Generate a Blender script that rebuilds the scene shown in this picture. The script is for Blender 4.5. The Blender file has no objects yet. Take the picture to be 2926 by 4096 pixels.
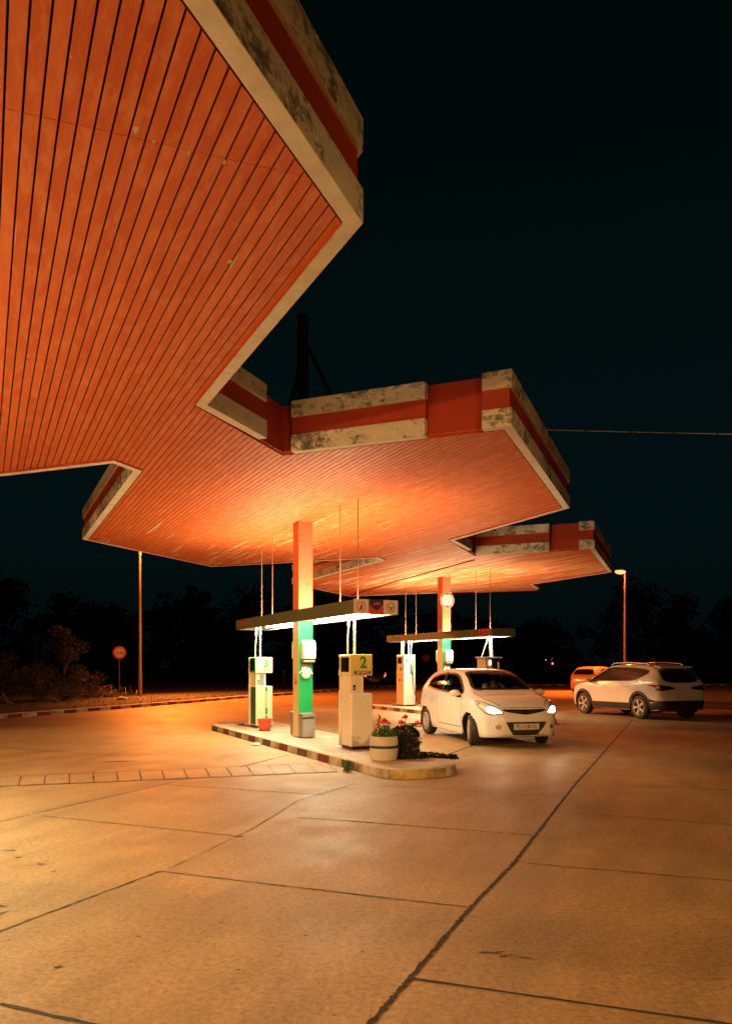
import bpy, bmesh, math, random
import numpy as np
from mathutils import Vector, Matrix
from mathutils.bvhtree import BVHTree
from mathutils.geometry import delaunay_2d_cdt

rnd = random.Random(11)
scene = bpy.context.scene
C = scene.collection
rad = math.radians
PI = math.pi

# ------------------------------------------------------------------ helpers
class MB:
    """collects shapes and links them as ONE mesh object"""
    def __init__(s): s.v = []; s.f = []; s.m = []
    def add(s, verts, faces, mi=0, M=None):
        k = len(s.v)
        for p in verts:
            s.v.append(tuple(M @ Vector(p)) if M is not None else tuple(p))
        for f in faces:
            s.f.append([i + k for i in f]); s.m.append(mi)
    def box(s, x0, x1, y0, y1, z0, z1, mi=0, M=None):
        v = [(x0,y0,z0),(x1,y0,z0),(x1,y1,z0),(x0,y1,z0),(x0,y0,z1),(x1,y0,z1),(x1,y1,z1),(x0,y1,z1)]
        s.add(v, [(0,3,2,1),(4,5,6,7),(0,1,5,4),(1,2,6,5),(2,3,7,6),(3,0,4,7)], mi, M)
    def prism(s, poly, z0, z1, mi=0, M=None):
        n = len(poly)
        v = [(x,y,z0) for x,y in poly] + [(x,y,z1) for x,y in poly]
        f = [list(range(n))[::-1], list(range(n,2*n))] + [(i,(i+1)%n,n+(i+1)%n,n+i) for i in range(n)]
        s.add(v, f, mi, M)
    def cyl(s, p0, p1, r0, r1=None, n=12, mi=0, caps=True):
        r1 = r0 if r1 is None else r1
        p0, p1 = Vector(p0), Vector(p1)
        d = (p1-p0).normalized(); a = d.orthogonal().normalized(); b = d.cross(a)
        v = []
        for p, r in ((p0,r0),(p1,r1)):
            for i in range(n):
                t = 2*PI*i/n; v.append(p + (a*math.cos(t)+b*math.sin(t))*r)
        f = [(i,(i+1)%n,n+(i+1)%n,n+i) for i in range(n)]
        if caps: f += [list(range(n))[::-1], list(range(n,2*n))]
        s.add(v, f, mi)
    def tube(s, path, r, n=8, mi=0):
        P = [Vector(p) for p in path]; v = []; f = []; a = None
        rr = r if isinstance(r, (list,tuple)) else [r]*len(P)
        for k, p in enumerate(P):
            d = (P[min(k+1,len(P)-1)] - P[max(k-1,0)]).normalized()
            if a is None: a = d.orthogonal().normalized()
            a = (a - d*a.dot(d)).normalized(); b = d.cross(a)
            for i in range(n):
                t = 2*PI*i/n; v.append(p + (a*math.cos(t)+b*math.sin(t))*rr[k])
            if k:
                o = (k-1)*n
                f += [(o+i,o+(i+1)%n,o+n+(i+1)%n,o+n+i) for i in range(n)]
        f += [list(range(n))[::-1], [len(v)-n+i for i in range(n)]]
        s.add(v, f, mi)
    def lathe(s, prof, n=24, mi=0, M=None, close=True):
        v = []; f = []
        for r, z in prof:
            for i in range(n):
                t = 2*PI*i/n; v.append((r*math.cos(t), r*math.sin(t), z))
        for k in range(len(prof)-1):
            o = k*n
            f += [(o+i,o+(i+1)%n,o+n+(i+1)%n,o+n+i) for i in range(n)]
        if close: f += [list(range(n))[::-1], [len(v)-n+i for i in range(n)]]
        s.add(v, f, mi, M)
    def ellipsoid(s, c, r, n=12, m=8, mi=0, M=None):
        v = []; f = []
        for j in range(m+1):
            ph = PI*j/m
            for i in range(n):
                t = 2*PI*i/n
                v.append((c[0]+r[0]*math.sin(ph)*math.cos(t), c[1]+r[1]*math.sin(ph)*math.sin(t), c[2]-r[2]*math.cos(ph)))
        for j in range(m):
            f += [(j*n+i, j*n+(i+1)%n, (j+1)*n+(i+1)%n, (j+1)*n+i) for i in range(n)]
        s.add(v, f, mi, M)
    def mesh(s, name):
        me = bpy.data.meshes.new(name); me.from_pydata(s.v, [], s.f)
        for p, m in zip(me.polygons, s.m): p.material_index = m
        return me
    def build(s, name, mats, parent=None, bevel=0, smooth=False, recalc=True, seg=2):
        me = s.mesh(name)
        if recalc:
            bm = bmesh.new(); bm.from_mesh(me); bmesh.ops.recalc_face_normals(bm, faces=bm.faces); bm.to_mesh(me); bm.free()
        return link(name, me, mats, parent, bevel, smooth, seg)

def link(name, me, mats, parent=None, bevel=0, smooth=False, seg=2):
    for m in (mats if isinstance(mats, (list,tuple)) else [mats]): me.materials.append(m)
    if smooth:
        me.polygons.foreach_set('use_smooth', [True]*len(me.polygons))
        if smooth != 'all':
            try: me.set_sharp_from_angle(angle=rad(40))
            except Exception: pass
    o = bpy.data.objects.new(name, me); C.objects.link(o)
    if parent: o.parent = parent
    if bevel:
        b = o.modifiers.new('edge', 'BEVEL'); b.width = bevel; b.segments = seg; b.limit_method = 'ANGLE'; b.angle_limit = rad(35)
    return o

def thing(name, label, cat, loc=(0,0,0), rotz=0.0, group=None):
    o = bpy.data.objects.new(name, None); C.objects.link(o)
    o.empty_display_size = .2
    o.location = loc; o.rotation_euler = (0,0,rotz)
    return tag(o, label, cat, group)
def tag(o, label, cat, group=None):
    o['label'] = label; o['category'] = cat
    if group: o['group'] = group
    return o
def struct(o): o['kind'] = 'structure'; return o
def stuff(o): o['kind'] = 'stuff'; return o

def copy_tree(src, parent=None):
    c = src.copy(); C.objects.link(c)
    if parent: c.parent = parent
    for ch in list(src.children): copy_tree(ch, c)
    return c

def face_matrix(o, right, up):
    r = Vector(right).normalized(); u = Vector(up).normalized(); n = r.cross(u)
    return Matrix(((r.x,u.x,n.x,o[0]),(r.y,u.y,n.y,o[1]),(r.z,u.z,n.z,o[2]),(0,0,0,1)))

def text(name, s, size, M, mat, parent=None, sx=1.0, bold=0.0):
    cu = bpy.data.curves.new(name, 'FONT'); cu.body = s; cu.size = size
    cu.align_x = 'CENTER'; cu.align_y = 'CENTER'; cu.extrude = .0008; cu.offset = bold
    tmp = bpy.data.objects.new('tmp_text', cu); C.objects.link(tmp)
    dg = bpy.context.evaluated_depsgraph_get()
    me = bpy.data.meshes.new_from_object(tmp.evaluated_get(dg))
    bpy.data.objects.remove(tmp); bpy.data.curves.remove(cu)
    me.transform(M @ Matrix.Diagonal((sx,1,1,1)))
    me.materials.clear()
    return link(name, me, mat, parent)

# ------------------------------------------------------------------ materials
def nodes(name):
    m = bpy.data.materials.new(name); m.use_nodes = True
    nt = m.node_tree; nt.nodes.clear()
    out = nt.nodes.new('ShaderNodeOutputMaterial')
    return m, nt, out
def N(nt, t, **kw):
    n = nt.nodes.new('ShaderNode'+t)
    for k, v in kw.items():
        if k.startswith('i_'): n.inputs[k[2:].replace('_',' ')].default_value = v
        else: setattr(n, k, v)
    return n
def ramp(nt, stops, fac=None):
    r = nt.nodes.new('ShaderNodeValToRGB'); e = r.color_ramp.elements
    while len(e) < len(stops): e.new(.5)
    for x, (p, c) in zip(e, stops):
        x.position = p; x.color = c if len(c) == 4 else (*c, 1)
    if fac is not None: nt.links.new(fac, r.inputs['Fac'])
    return r
def mixc(nt, fac, a, b, blend='MIX'):
    m = nt.nodes.new('ShaderNodeMix'); m.data_type = 'RGBA'; m.blend_type = blend
    for sock, val in ((m.inputs[0],fac),(m.inputs[6],a),(m.inputs[7],b)):
        if hasattr(val, 'is_output'): nt.links.new(val, sock)
        elif isinstance(val, (int,float)): sock.default_value = val
        else: sock.default_value = (*val, 1) if len(val) == 3 else val
    return m.outputs[2]
def noise(nt, vec, scale, detail=4, rough=.55, dist=0):
    n = N(nt, 'TexNoise'); n.inputs['Scale'].default_value = scale; n.inputs['Detail'].default_value = detail
    n.inputs['Roughness'].default_value = rough; n.inputs['Distortion'].default_value = dist
    if vec is not None: nt.links.new(vec, n.inputs['Vector'])
    return n.outputs['Fac']
def mapping(nt, src, scale=(1,1,1), rot=(0,0,0), loc=(0,0,0)):
    m = N(nt, 'Mapping'); m.inputs['Scale'].default_value = scale; m.inputs['Rotation'].default_value = rot; m.inputs['Location'].default_value = loc
    nt.links.new(src, m.inputs['Vector']); return m.outputs['Vector']

def paint(name, col, rough=.5, dirt=.25, dirtcol=None, scale=3.0, metal=0.0, bump=0.0, spec=.5, coat=0.0, dscale=None, lo=.42, hi=.72):
    """plain surface with uneven wear and grime"""
    m, nt, out = nodes(name)
    b = N(nt, 'BsdfPrincipled'); nt.links.new(b.outputs[0], out.inputs[0])
    tc = N(nt, 'TexCoord').outputs['Object']
    dc = dirtcol or tuple(c*.45 for c in col)
    n1 = noise(nt, tc, scale, 8, .65); n2 = noise(nt, tc, scale*6, 4, .6)
    r1 = ramp(nt, [(lo,(0,0,0)),(hi,(1,1,1))], n1)
    f = N(nt, 'Math', operation='MULTIPLY'); nt.links.new(r1.outputs[0], f.inputs[0]); f.inputs[1].default_value = dirt
    c = mixc(nt, f.outputs[0], col, dc)
    r2 = ramp(nt, [(.3,(.94,.94,.94)),(.7,(1.04,1.04,1.04))], n2)
    c = mixc(nt, 1.0, c, r2.outputs[0], 'MULTIPLY')
    nt.links.new(c, b.inputs['Base Color'])
    rr = ramp(nt, [(.3,(rough*.8,)*3),(.7,(min(1,rough*1.2),)*3)], n2)
    nt.links.new(rr.outputs[0], b.inputs['Roughness'])
    b.inputs['Metallic'].default_value = metal
    b.inputs['Specular IOR Level'].default_value = spec
    b.inputs['Coat Weight'].default_value = coat; b.inputs['Coat Roughness'].default_value = .06
    if bump:
        bp = N(nt, 'Bump'); bp.inputs['Strength'].default_value = bump; bp.inputs['Distance'].default_value = .01
        nt.links.new(n2, bp.inputs['Height']); nt.links.new(bp.outputs[0], b.inputs['Normal'])
    return m
def emit(name, col, strength):
    m, nt, out = nodes(name); e = N(nt, 'Emission'); e.inputs[0].default_value = (*col,1); e.inputs[1].default_value = strength
    nt.links.new(e.outputs[0], out.inputs[0]); return m
def glass(name, tint=(.25,.27,.26), gl=.25, rough=.03):
    m, nt, out = nodes(name)
    t = N(nt, 'BsdfTransparent'); t.inputs[0].default_value = (*tint,1)
    g = N(nt, 'BsdfGlossy'); g.inputs['Roughness'].default_value = rough; g.inputs[0].default_value = (.9,.9,.9,1)
    fr = N(nt, 'Fresnel'); fr.inputs[0].default_value = 1.5
    mx = N(nt, 'MixShader'); nt.links.new(fr.outputs[0], mx.inputs[0]); nt.links.new(t.outputs[0], mx.inputs[1]); nt.links.new(g.outputs[0], mx.inputs[2])
    nt.links.new(mx.outputs[0], out.inputs[0]); return m

E1 = rad(67.7); E2 = rad(116.7); ROT = rad(26.7)
e1 = Vector((math.cos(E1), math.sin(E1), 0)); nl = Vector((-math.sin(E1), math.cos(E1), 0))   # along the canopy chain / to its left
e2 = Vector((math.cos(E2), math.sin(E2), 0)); eR = Vector((math.sin(E2), -math.cos(E2), 0))  # along an island / to its right

def mat_soffit():
    m, nt, out = nodes('soffit_paint')
    b = N(nt, 'BsdfPrincipled'); nt.links.new(b.outputs[0], out.inputs[0])
    ob = N(nt, 'TexCoord').outputs['Object']
    # x of the mapped space runs along the boards
    al = mapping(nt, ob, rot=(0,0,-E2))
    st = mapping(nt, al, scale=(.9,7,1)); st2 = mapping(nt, al, scale=(.35,9,1), loc=(3,1,0))
    at = N(nt, 'Attribute', attribute_name='board'); bd = at.outputs['Fac']
    base = ramp(nt, [(0,(.50,.100,.021)),(.5,(.54,.116,.025)),(1,(.57,.132,.030))], bd).outputs[0]
    fade = ramp(nt, [(.46,(0,0,0)),(.70,(.5,.5,.5))], noise(nt, st, 1.6, 6, .6)).outputs[0]
    c = mixc(nt, fade, base, (.64,.20,.065))
    # dusty sun-bleached blotches
    bl = ramp(nt, [(.49,(0,0,0)),(.56,(.32,.32,.32)),(.72,(.65,.65,.65))], noise(nt, mapping(nt, al, scale=(1,3.2,1)), 3.4, 8, .68)).outputs[0]
    c = mixc(nt, bl, c, (.66,.25,.085))
    # peeled paint, worst round the second column and beyond
    sep = N(nt, 'SeparateXYZ'); nt.links.new(ob, sep.inputs[0])
    far = N(nt, 'MapRange'); far.inputs[1].default_value = 12; far.inputs[2].default_value = 21; far.inputs[3].default_value = 0; far.inputs[4].default_value = .17
    nt.links.new(sep.outputs['Y'], far.inputs[0])
    pn = noise(nt, st2, 1.1, 7, .6)
    ad = N(nt, 'Math', operation='ADD'); nt.links.new(pn, ad.inputs[0]); nt.links.new(far.outputs[0], ad.inputs[1])
    pe = ramp(nt, [(.715,(0,0,0)),(.735,(1,1,1))], ad.outputs[0]).outputs[0]
    c = mixc(nt, pe, c, (.60,.50,.34))
    chips = ramp(nt, [(.735,(0,0,0)),(.745,(1,1,1))], noise(nt, mapping(nt, al, scale=(1.2,2.2,1), loc=(5,2,0)), 3.2, 5, .55)).outputs[0]
    c = mixc(nt, chips, c, (.66,.52,.34))
    dk = ramp(nt, [(.70,(0,0,0)),(.82,(.75,.75,.75))], noise(nt, mapping(nt, al, scale=(2,1,1), loc=(9,0,0)), 4.5, 8, .7)).outputs[0]
    c = mixc(nt, dk, c, (.16,.035,.012))
    nt.links.new(c, b.inputs['Base Color'])
    b.inputs['Roughness'].default_value = .62; b.inputs['Specular IOR Level'].default_value = .25
    bp = N(nt, 'Bump'); bp.inputs['Strength'].default_value = .25; bp.inputs['Distance'].default_value = .01
    nt.links.new(noise(nt, mapping(nt, al, scale=(2,10,1)), 6, 6, .6), bp.inputs['Height']); nt.links.new(bp.outputs[0], b.inputs['Normal'])
    return m

def mat_fascia():
    """pale render, flaking and mottled with dark mould"""
    m, nt, out = nodes('flaking_render')
    b = N(nt, 'BsdfPrincipled'); nt.links.new(b.outputs[0], out.inputs[0])
    ob = N(nt, 'TexCoord').outputs['Object']
    v = mapping(nt, ob, scale=(1,1,1.5))
    big = noise(nt, v, .9, 4, .6); n1 = noise(nt, v, 11.0, 10, .82, .3); n2 = noise(nt, v, 3.0, 6, .65)
    s = N(nt, 'Math', operation='MULTIPLY_ADD'); nt.links.new(big, s.inputs[0]); s.inputs[1].default_value = .55; nt.links.new(n1, s.inputs[2])
    s2 = N(nt, 'Math', operation='MULTIPLY_ADD'); nt.links.new(n2, s2.inputs[0]); s2.inputs[1].default_value = .75; nt.links.new(s.outputs[0], s2.inputs[2]); s = s2
    f = ramp(nt, [(.518,(0,0,0)),(.545,(.6,.6,.6)),(.62,(.95,.95,.95))], None).outputs[0]
    mr = N(nt, 'MapRange'); mr.inputs[1].default_value = .5; mr.inputs[2].default_value = 1.8; nt.links.new(s.outputs[0], mr.inputs[0]); nt.links.new(mr.outputs[0], f.node.inputs['Fac'])
    base = ramp(nt, [(.3,(.58,.55,.48)),(.6,(.74,.71,.62)),(.8,(.66,.63,.54))], noise(nt, v, 5, 6, .65)).outputs[0]
    dark = ramp(nt, [(.35,(.07,.078,.07)),(.7,(.19,.19,.165))], noise(nt, v, 14, 4, .6)).outputs[0]
    # bottom faces stay clean
    g = N(nt, 'NewGeometry'); sp = N(nt, 'SeparateXYZ'); nt.links.new(g.outputs['True Normal'], sp.inputs[0])
    up = N(nt, 'Math', operation='GREATER_THAN'); nt.links.new(sp.outputs['Z'], up.inputs[0]); up.inputs[1].default_value = -.6
    fm = N(nt, 'Math', operation='MULTIPLY'); nt.links.new(f, fm.inputs[0]); nt.links.new(up.outputs[0], fm.inputs[1])
    c = mixc(nt, fm.outputs[0], base, dark)
    nt.links.new(c, b.inputs['Base Color']); b.inputs['Roughness'].default_value = .85; b.inputs['Specular IOR Level'].default_value = .2
    bp = N(nt, 'Bump'); bp.inputs['Strength'].default_value = .5; bp.inputs['Distance'].default_value = .01
    nt.links.new(n1, bp.inputs['Height']); nt.links.new(bp.outputs[0], b.inputs['Normal'])
    return m

def mat_ground():
    m, nt, out = nodes('worn_concrete')
    b = N(nt, 'BsdfPrincipled'); nt.links.new(b.outputs[0], out.inputs[0])
    ob = N(nt, 'TexCoord').outputs['Object']
    al = mapping(nt, ob, rot=(0,0,-E1))
    big = ramp(nt, [(.3,(.28,.180,.086)),(.5,(.36,.238,.114)),(.7,(.43,.292,.146))], noise(nt, ob, .35, 6, .6, .3)).outputs[0]
    mid = ramp(nt, [(.3,(.84,.84,.84)),(.65,(1.1,1.1,1.1))], noise(nt, mapping(nt, al, scale=(1,3,1)), 1.1, 7, .65)).outputs[0]
    c = mixc(nt, 1, big, mid, 'MULTIPLY')
    gr = ramp(nt, [(.36,(.50,.47,.43)),(.5,(1,1,1)),(.64,(1.45,1.45,1.42))], noise(nt, ob, 27, 9, .88)).outputs[0]
    c = mixc(nt, 1, c, gr, 'MULTIPLY')
    # exposed aggregate: pale grit and little dark pits
    vo = N(nt, 'TexVoronoi'); vo.inputs['Scale'].default_value = 55; nt.links.new(ob, vo.inputs['Vector'])
    sp = ramp(nt, [(.0,(1,1,1)),(.14,(0,0,0))], vo.outputs['Distance']).outputs[0]
    gate = ramp(nt, [(.5,(0,0,0)),(.62,(.8,.8,.8))], noise(nt, ob, 1.3, 4, .6)).outputs[0]
    spf = mixc(nt, 1, sp, gate, 'MULTIPLY')
    c = mixc(nt, spf, c, (.44,.40,.34))
    pit = ramp(nt, [(.60,(0,0,0)),(.67,(1,1,1))], noise(nt, mapping(nt, ob, scale=(1,1.4,1)), 13, 7, .7)).outputs[0]
    pg = ramp(nt, [(.42,(0,0,0)),(.6,(.9,.9,.9))], noise(nt, ob, .55, 3, .5)).outputs[0]
    c = mixc(nt, mixc(nt, 1, pit, pg, 'MULTIPLY'), c, (.095,.068,.04))
    # oil darkening along the driving lanes
    oil = ramp(nt, [(.52,(0,0,0)),(.75,(.45,.45,.45))], noise(nt, mapping(nt, al, scale=(.25,1.2,1), loc=(2,7,0)), .9, 6, .6)).outputs[0]
    c = mixc(nt, oil, c, (.10,.085,.065))
    nt.links.new(c, b.inputs['Base Color'])
    rr = ramp(nt, [(.35,(.46,)*3),(.65,(.60,)*3)], noise(nt, ob, 1.3, 6, .6)).outputs[0]
    nt.links.new(rr, b.inputs['Roughness']); b.inputs['Specular IOR Level'].default_value = .35
    h = mixc(nt, .45, noise(nt, ob, 45, 6, .75), noise(nt, ob, 160, 3, .6))
    bp = N(nt, 'Bump'); bp.inputs['Strength'].default_value = .3; bp.inputs['Distance'].default_value = .010
    nt.links.new(h, bp.inputs['Height']); nt.links.new(bp.outputs[0], b.inputs['Normal'])
    return m

def mat_tiles():
    m, nt, out = nodes('island_tiles')
    b = N(nt, 'BsdfPrincipled'); nt.links.new(b.outputs[0], out.inputs[0])
    ob = N(nt, 'TexCoord').outputs['Object']
    ck = N(nt, 'TexChecker'); ck.inputs['Scale'].default_value = 13; ck.inputs['Color1'].default_value = (.50,.44,.34,1); ck.inputs['Color2'].default_value = (.33,.10,.05,1)
    nt.links.new(mapping(nt, ob, rot=(0,0,.0)), ck.inputs['Vector'])
    wear = ramp(nt, [(.42,(.0,.0,.0)),(.62,(.9,.9,.9))], noise(nt, ob, 1.8, 6, .65)).outputs[0]
    c = mixc(nt, wear, ck.outputs[0], (.42,.37,.29))
    c = mixc(nt, 1, c, ramp(nt, [(.3,(.75,.75,.75)),(.7,(1.1,1.1,1.1))], noise(nt, ob, 20, 5, .7)).outputs[0], 'MULTIPLY')
    nt.links.new(c, b.inputs['Base Color']); b.inputs['Roughness'].default_value = .7
    return m

def mat_leaf(name, c0, c1, rough=.55):
    m, nt, out = nodes(name)
    b = N(nt, 'BsdfPrincipled'); tr = N(nt, 'BsdfTranslucent')
    at = N(nt, 'Attribute', attribute_name='leaf')
    r = ramp(nt, [(0,c0),(1,c1)], at.outputs['Fac'])
    nt.links.new(r.outputs[0], b.inputs['Base Color']); nt.links.new(r.outputs[0], tr.inputs[0])
    b.inputs['Roughness'].default_value = rough; b.inputs['Specular IOR Level'].default_value = .3
    mx = N(nt, 'MixShader'); mx.inputs[0].default_value = .25
    nt.links.new(b.outputs[0], mx.inputs[1]); nt.links.new(tr.outputs[0], mx.inputs[2]); nt.links.new(mx.outputs[0], out.inputs[0])
    return m

M = {}
M['soffit'] = mat_soffit(); M['fascia'] = mat_fascia(); M['ground'] = mat_ground(); M['tiles'] = mat_tiles()
M['red'] = paint('red_oxide_paint', (.44,.055,.025), .7, .35, (.20,.03,.018), 1.3, bump=.15, spec=.25)
M['dark'] = paint('dark_void', (.012,.011,.010), .9, .2)
M['roof'] = paint('bitumen_roof', (.05,.05,.05), .9, .4)
M['column_red'] = paint('column_red_paint', (.60,.155,.075), .55, .25, (.40,.09,.04), 2.2, bump=.1, spec=.3)
M['column_green'] = paint('column_green_paint', (.006,.30,.075), .5, .3, (.03,.20,.08), 3.0, bump=.12, spec=.3)
M['column_cream'] = paint('column_cream_paint', (.68,.55,.26), .55, .2, (.34,.25,.10), 2.4, bump=.12, spec=.3)
M['white'] = paint('white_enamel', (.76,.73,.65), .35, .10, (.45,.38,.28), 3.5)
M['white_clean'] = paint('white_plastic', (.80,.80,.78), .35, .12, (.6,.58,.52), 3)
M['cream'] = paint('cream_enamel', (.74,.66,.42), .4, .10, (.48,.38,.22), 3)
M['yellow'] = paint('yellow_enamel', (.70,.52,.11), .4, .4, (.50,.33,.10), 2.6)
M['green'] = paint('green_enamel', (.012,.26,.085), .4, .25, (.01,.14,.05), 3)
M['dkgreen'] = paint('dark_green_enamel', (.035,.13,.035), .45, .3, (.03,.07,.02), 3)
M['olive'] = paint('olive_panel', (.085,.105,.058), .5, .35, (.06,.07,.04), 1.5)
M['reflector'] = paint('lamp_reflector', (.86,.86,.80), .4, .15, (.6,.58,.4), 2)
M['black'] = paint('black_plastic', (.016,.015,.014), .45, .3, (.05,.045,.04), 4)
M['rubber'] = paint('rubber', (.022,.021,.020), .75, .5, (.06,.052,.042), 6, bump=.2)
M['glassdark'] = paint('dark_display_glass', (.012,.013,.012), .12, .1, (.03,.03,.03), 3)
M['steel'] = paint('galvanised_steel', (.42,.41,.39), .42, .35, (.25,.22,.18), 5, metal=.75)
M['pipe'] = paint('pale_pipe', (.60,.57,.48), .4, .3, (.4,.33,.22), 6)
M['rod'] = paint('painted_rod', (.34,.17,.08), .5, .2)
M['tin'] = paint('grey_tin', (.30,.285,.26), .5, .45, (.17,.14,.11), 4, metal=.35)
M['card'] = paint('brown_cardboard', (.27,.17,.09), .8, .3)
M['cotton'] = paint('white_cotton', (.80,.80,.78), .9, .1, (.6,.6,.58), 8, bump=.4)
M['bucket'] = paint('red_plastic', (.62,.08,.03), .4, .3, (.40,.06,.03), 5)
M['textred'] = paint('red_lettering', (.50,.035,.02), .5, .2)
M['textgreen'] = paint('green_lettering', (.01,.25,.10), .45, .15)
M['textwhite'] = paint('white_lettering', (.75,.74,.68), .5, .1)
M['textblack'] = paint('black_lettering', (.015,.015,.016), .5, .1)
M['textbrown'] = paint('faded_brown_lettering', (.46,.33,.20), .6, .3)
M['signwhite'] = paint('sign_white', (.62,.60,.54), .5, .25, (.5,.44,.33), 4)
M['signred'] = paint('sign_red', (.55,.045,.03), .5, .25)
M['signnavy'] = paint('sign_navy', (.025,.03,.06), .5, .25)
M['kerb_white'] = paint('kerb_worn_white', (.50,.44,.35), .85, .75, (.13,.10,.075), 3.5, bump=.5, lo=.42, hi=.62)
M['kerb_red'] = paint('kerb_worn_red', (.17,.035,.02), .85, .6, (.07,.035,.025), 3.5, bump=.5)
M['kerb_dark'] = paint('kerb_worn_dark', (.07,.045,.03), .85, .6, (.20,.15,.10), 4, bump=.5)
M['kerb_yellow'] = paint('kerb_worn_yellow', (.47,.34,.10), .85, .8, (.10,.075,.05), 3.5, bump=.5, lo=.44, hi=.6)
M['kerb_top'] = paint('kerb_bare_concrete', (.55,.47,.36), .85, .4, (.20,.16,.12), 3, bump=.4)
M['planter'] = paint('planter_concrete', (.56,.50,.38), .85, .4, (.24,.20,.15), 5, bump=.3)
M['soil'] = paint('soil', (.03,.02,.013), .95, .3, bump=.6)
M['petal'] = paint('geranium_petal', (.78,.014,.045), .5, .3, (.85,.06,.10), 30)
M['stem'] = paint('green_stem', (.06,.10,.03), .6, .2)
M['twig'] = paint('dry_twig', (.24,.15,.08), .85, .3)
M['leaf'] = mat_leaf('geranium_leaf', (.03,.085,.02), (.10,.20,.04))
M['dryleaf'] = mat_leaf('withered_leaf', (.012,.014,.010), (.055,.042,.028), .6)
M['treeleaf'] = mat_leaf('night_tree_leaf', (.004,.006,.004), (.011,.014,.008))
M['bushleaf'] = mat_leaf('bush_leaf', (.04,.045,.022), (.10,.085,.045))
M['grass'] = mat_leaf('verge_grass', (.02,.02,.010), (.05,.042,.02))
M['bark'] = paint('bark', (.05,.04,.03), .9, .3, bump=.5)
M['verge'] = paint('verge_soil', (.05,.04,.024), .95, .5, (.045,.04,.02), 2, bump=.7)
M['lamppost'] = paint('lamp_post_paint', (.20,.15,.12), .5, .35, (.2,.16,.12), 2)
M['wood'] = paint('weathered_pole', (.016,.016,.015), .9, .4, bump=.4)
M['seam'] = paint('bitumen_seam', (.028,.022,.017), .85, .45, (.09,.07,.05), 7, bump=.5)
M['seam_faint'] = paint('dirt_seam', (.075,.053,.032), .9, .7, (.20,.145,.085), 5, bump=.4)
M['stain'] = paint('oil_stain', (.055,.042,.03), .6, .5, (.12,.10,.07), 8)
M['paver'] = paint('channel_paver', (.31,.228,.116), .8, .45, (.21,.15,.09), 3, bump=.35)
M['carwhite'] = paint('white_car_paint', (.72,.69,.62), .33, .0, None, .7, coat=.8)
M['carorange'] = paint('lamp_orange_car_paint', (.62,.30,.16), .35, .0, None, .7, coat=.3)  # sodium lamp's orange put into the paint of a white car
M['cardark'] = paint('dark_car_paint', (.03,.03,.035), .3, .2, coat=.5)
M['cabin'] = paint('dark_cabin_trim', (.03,.027,.025), .8, .3)
M['seat'] = paint('seat_cloth', (.045,.042,.042), .9, .3, scale=8)
M['carglass'] = glass('tinted_glass', (.74,.76,.74)); M['privacy'] = paint('privacy_glass', (.010,.010,.011), .06, .1, spec=.7)
M['chrome'] = paint('chrome', (.70,.69,.66), .15, .1, metal=1.0)
M['alloy'] = paint('bright_alloy', (.62,.60,.56), .3, .15, metal=.6)
M['hubcap'] = paint('silver_hubcap', (.46,.44,.40), .4, .3, (.3,.26,.2), 6, metal=.3)
M['lens'] = paint('clear_lens', (.55,.52,.46), .08, .1, spec=.8)
M['redlens'] = paint('red_lens', (.45,.012,.010), .12, .1, spec=.8)
M['amber'] = paint('amber_lens', (.65,.22,.03), .15, .1)
M['plate'] = paint('plate_white', (.66,.63,.56), .4, .15)
M['skin'] = paint('skin', (.52,.30,.21), .55, .1)
M['shirt'] = paint('yellow_shirt', (.46,.44,.16), .9, .2)
M['hair'] = paint('brown_hair', (.09,.03,.02), .7, .2)
M['tube'] = emit('fluorescent_tube', (1.0,.90,.66), 30)
M['uptube'] = emit('assumed_top_tube', (1.0,.68,.36), 40)
M['headlamp'] = emit('headlamp_beam', (1.0,.93,.82), 22)
M['sodium'] = emit('sodium_lamp', (1.0,.27,.08), 2.6)
M['tail_lit'] = emit('lit_tail_lamp', (1.0,.05,.02), 5)
M['windowlit'] = emit('lit_window', (1.0,.36,.12), 1.6)
M['housedark'] = paint('dark_render', (.08,.075,.07), .9, .3)

# ------------------------------------------------------------------ ground, road, seams
mb = MB(); mb.add([(-300,-120,0),(300,-120,0),(300,500,0),(-300,500,0)], [(0,1,2,3)])
struct(mb.build('ground', M['ground']))

def strip(mb, pts, w, z, jag=.35, step=.09):
    """irregular filled joint along a polyline"""
    for (x0,y0),(x1,y1) in zip(pts, pts[1:]):
        d = Vector((x1-x0, y1-y0)); L = d.length; d /= L; n = Vector((-d.y, d.x))
        k = max(2, int(L/step)); v = []; off = 0
        for i in range(k+1):
            t = L*i/k; off = off*.6 + rnd.uniform(-1,1)*w*.05
            a = w*.5*(1+rnd.uniform(-jag,jag)); b_ = w*.5*(1+rnd.uniform(-jag,jag))
            p = Vector((x0,y0)) + d*t + n*off
            v += [(p.x+n.x*a, p.y+n.y*a, z), (p.x-n.x*b_, p.y-n.y*b_, z)]
        mb.add(v, [(2*i, 2*i+1, 2*i+3, 2*i+2) for i in range(k)])
mb = MB()
strip(mb, [(-1.4,-.2),(.02,3.29),(.67,4.87),(1.17,6.0),(2.65,9.74),(7.61,21.75)], .027, .004, .55, .02)
strip(mb, [(.23,3.76),(1.58,3.28),(3.2,2.65)], .022, .004); strip(mb, [(-1.67,3.48),(-1.2,3.29),(.02,2.85)], .024, .004)
strip(mb, [(-1.99,11.44),(-1.34,13.21)], .03, .004); strip(mb, [(1.4,13.19),(2.06,14.73),(4.2,19.9)], .035, .004)
struct(mb.build('expansion_joint', M['seam'], recalc=False))
mb = MB()
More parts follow.
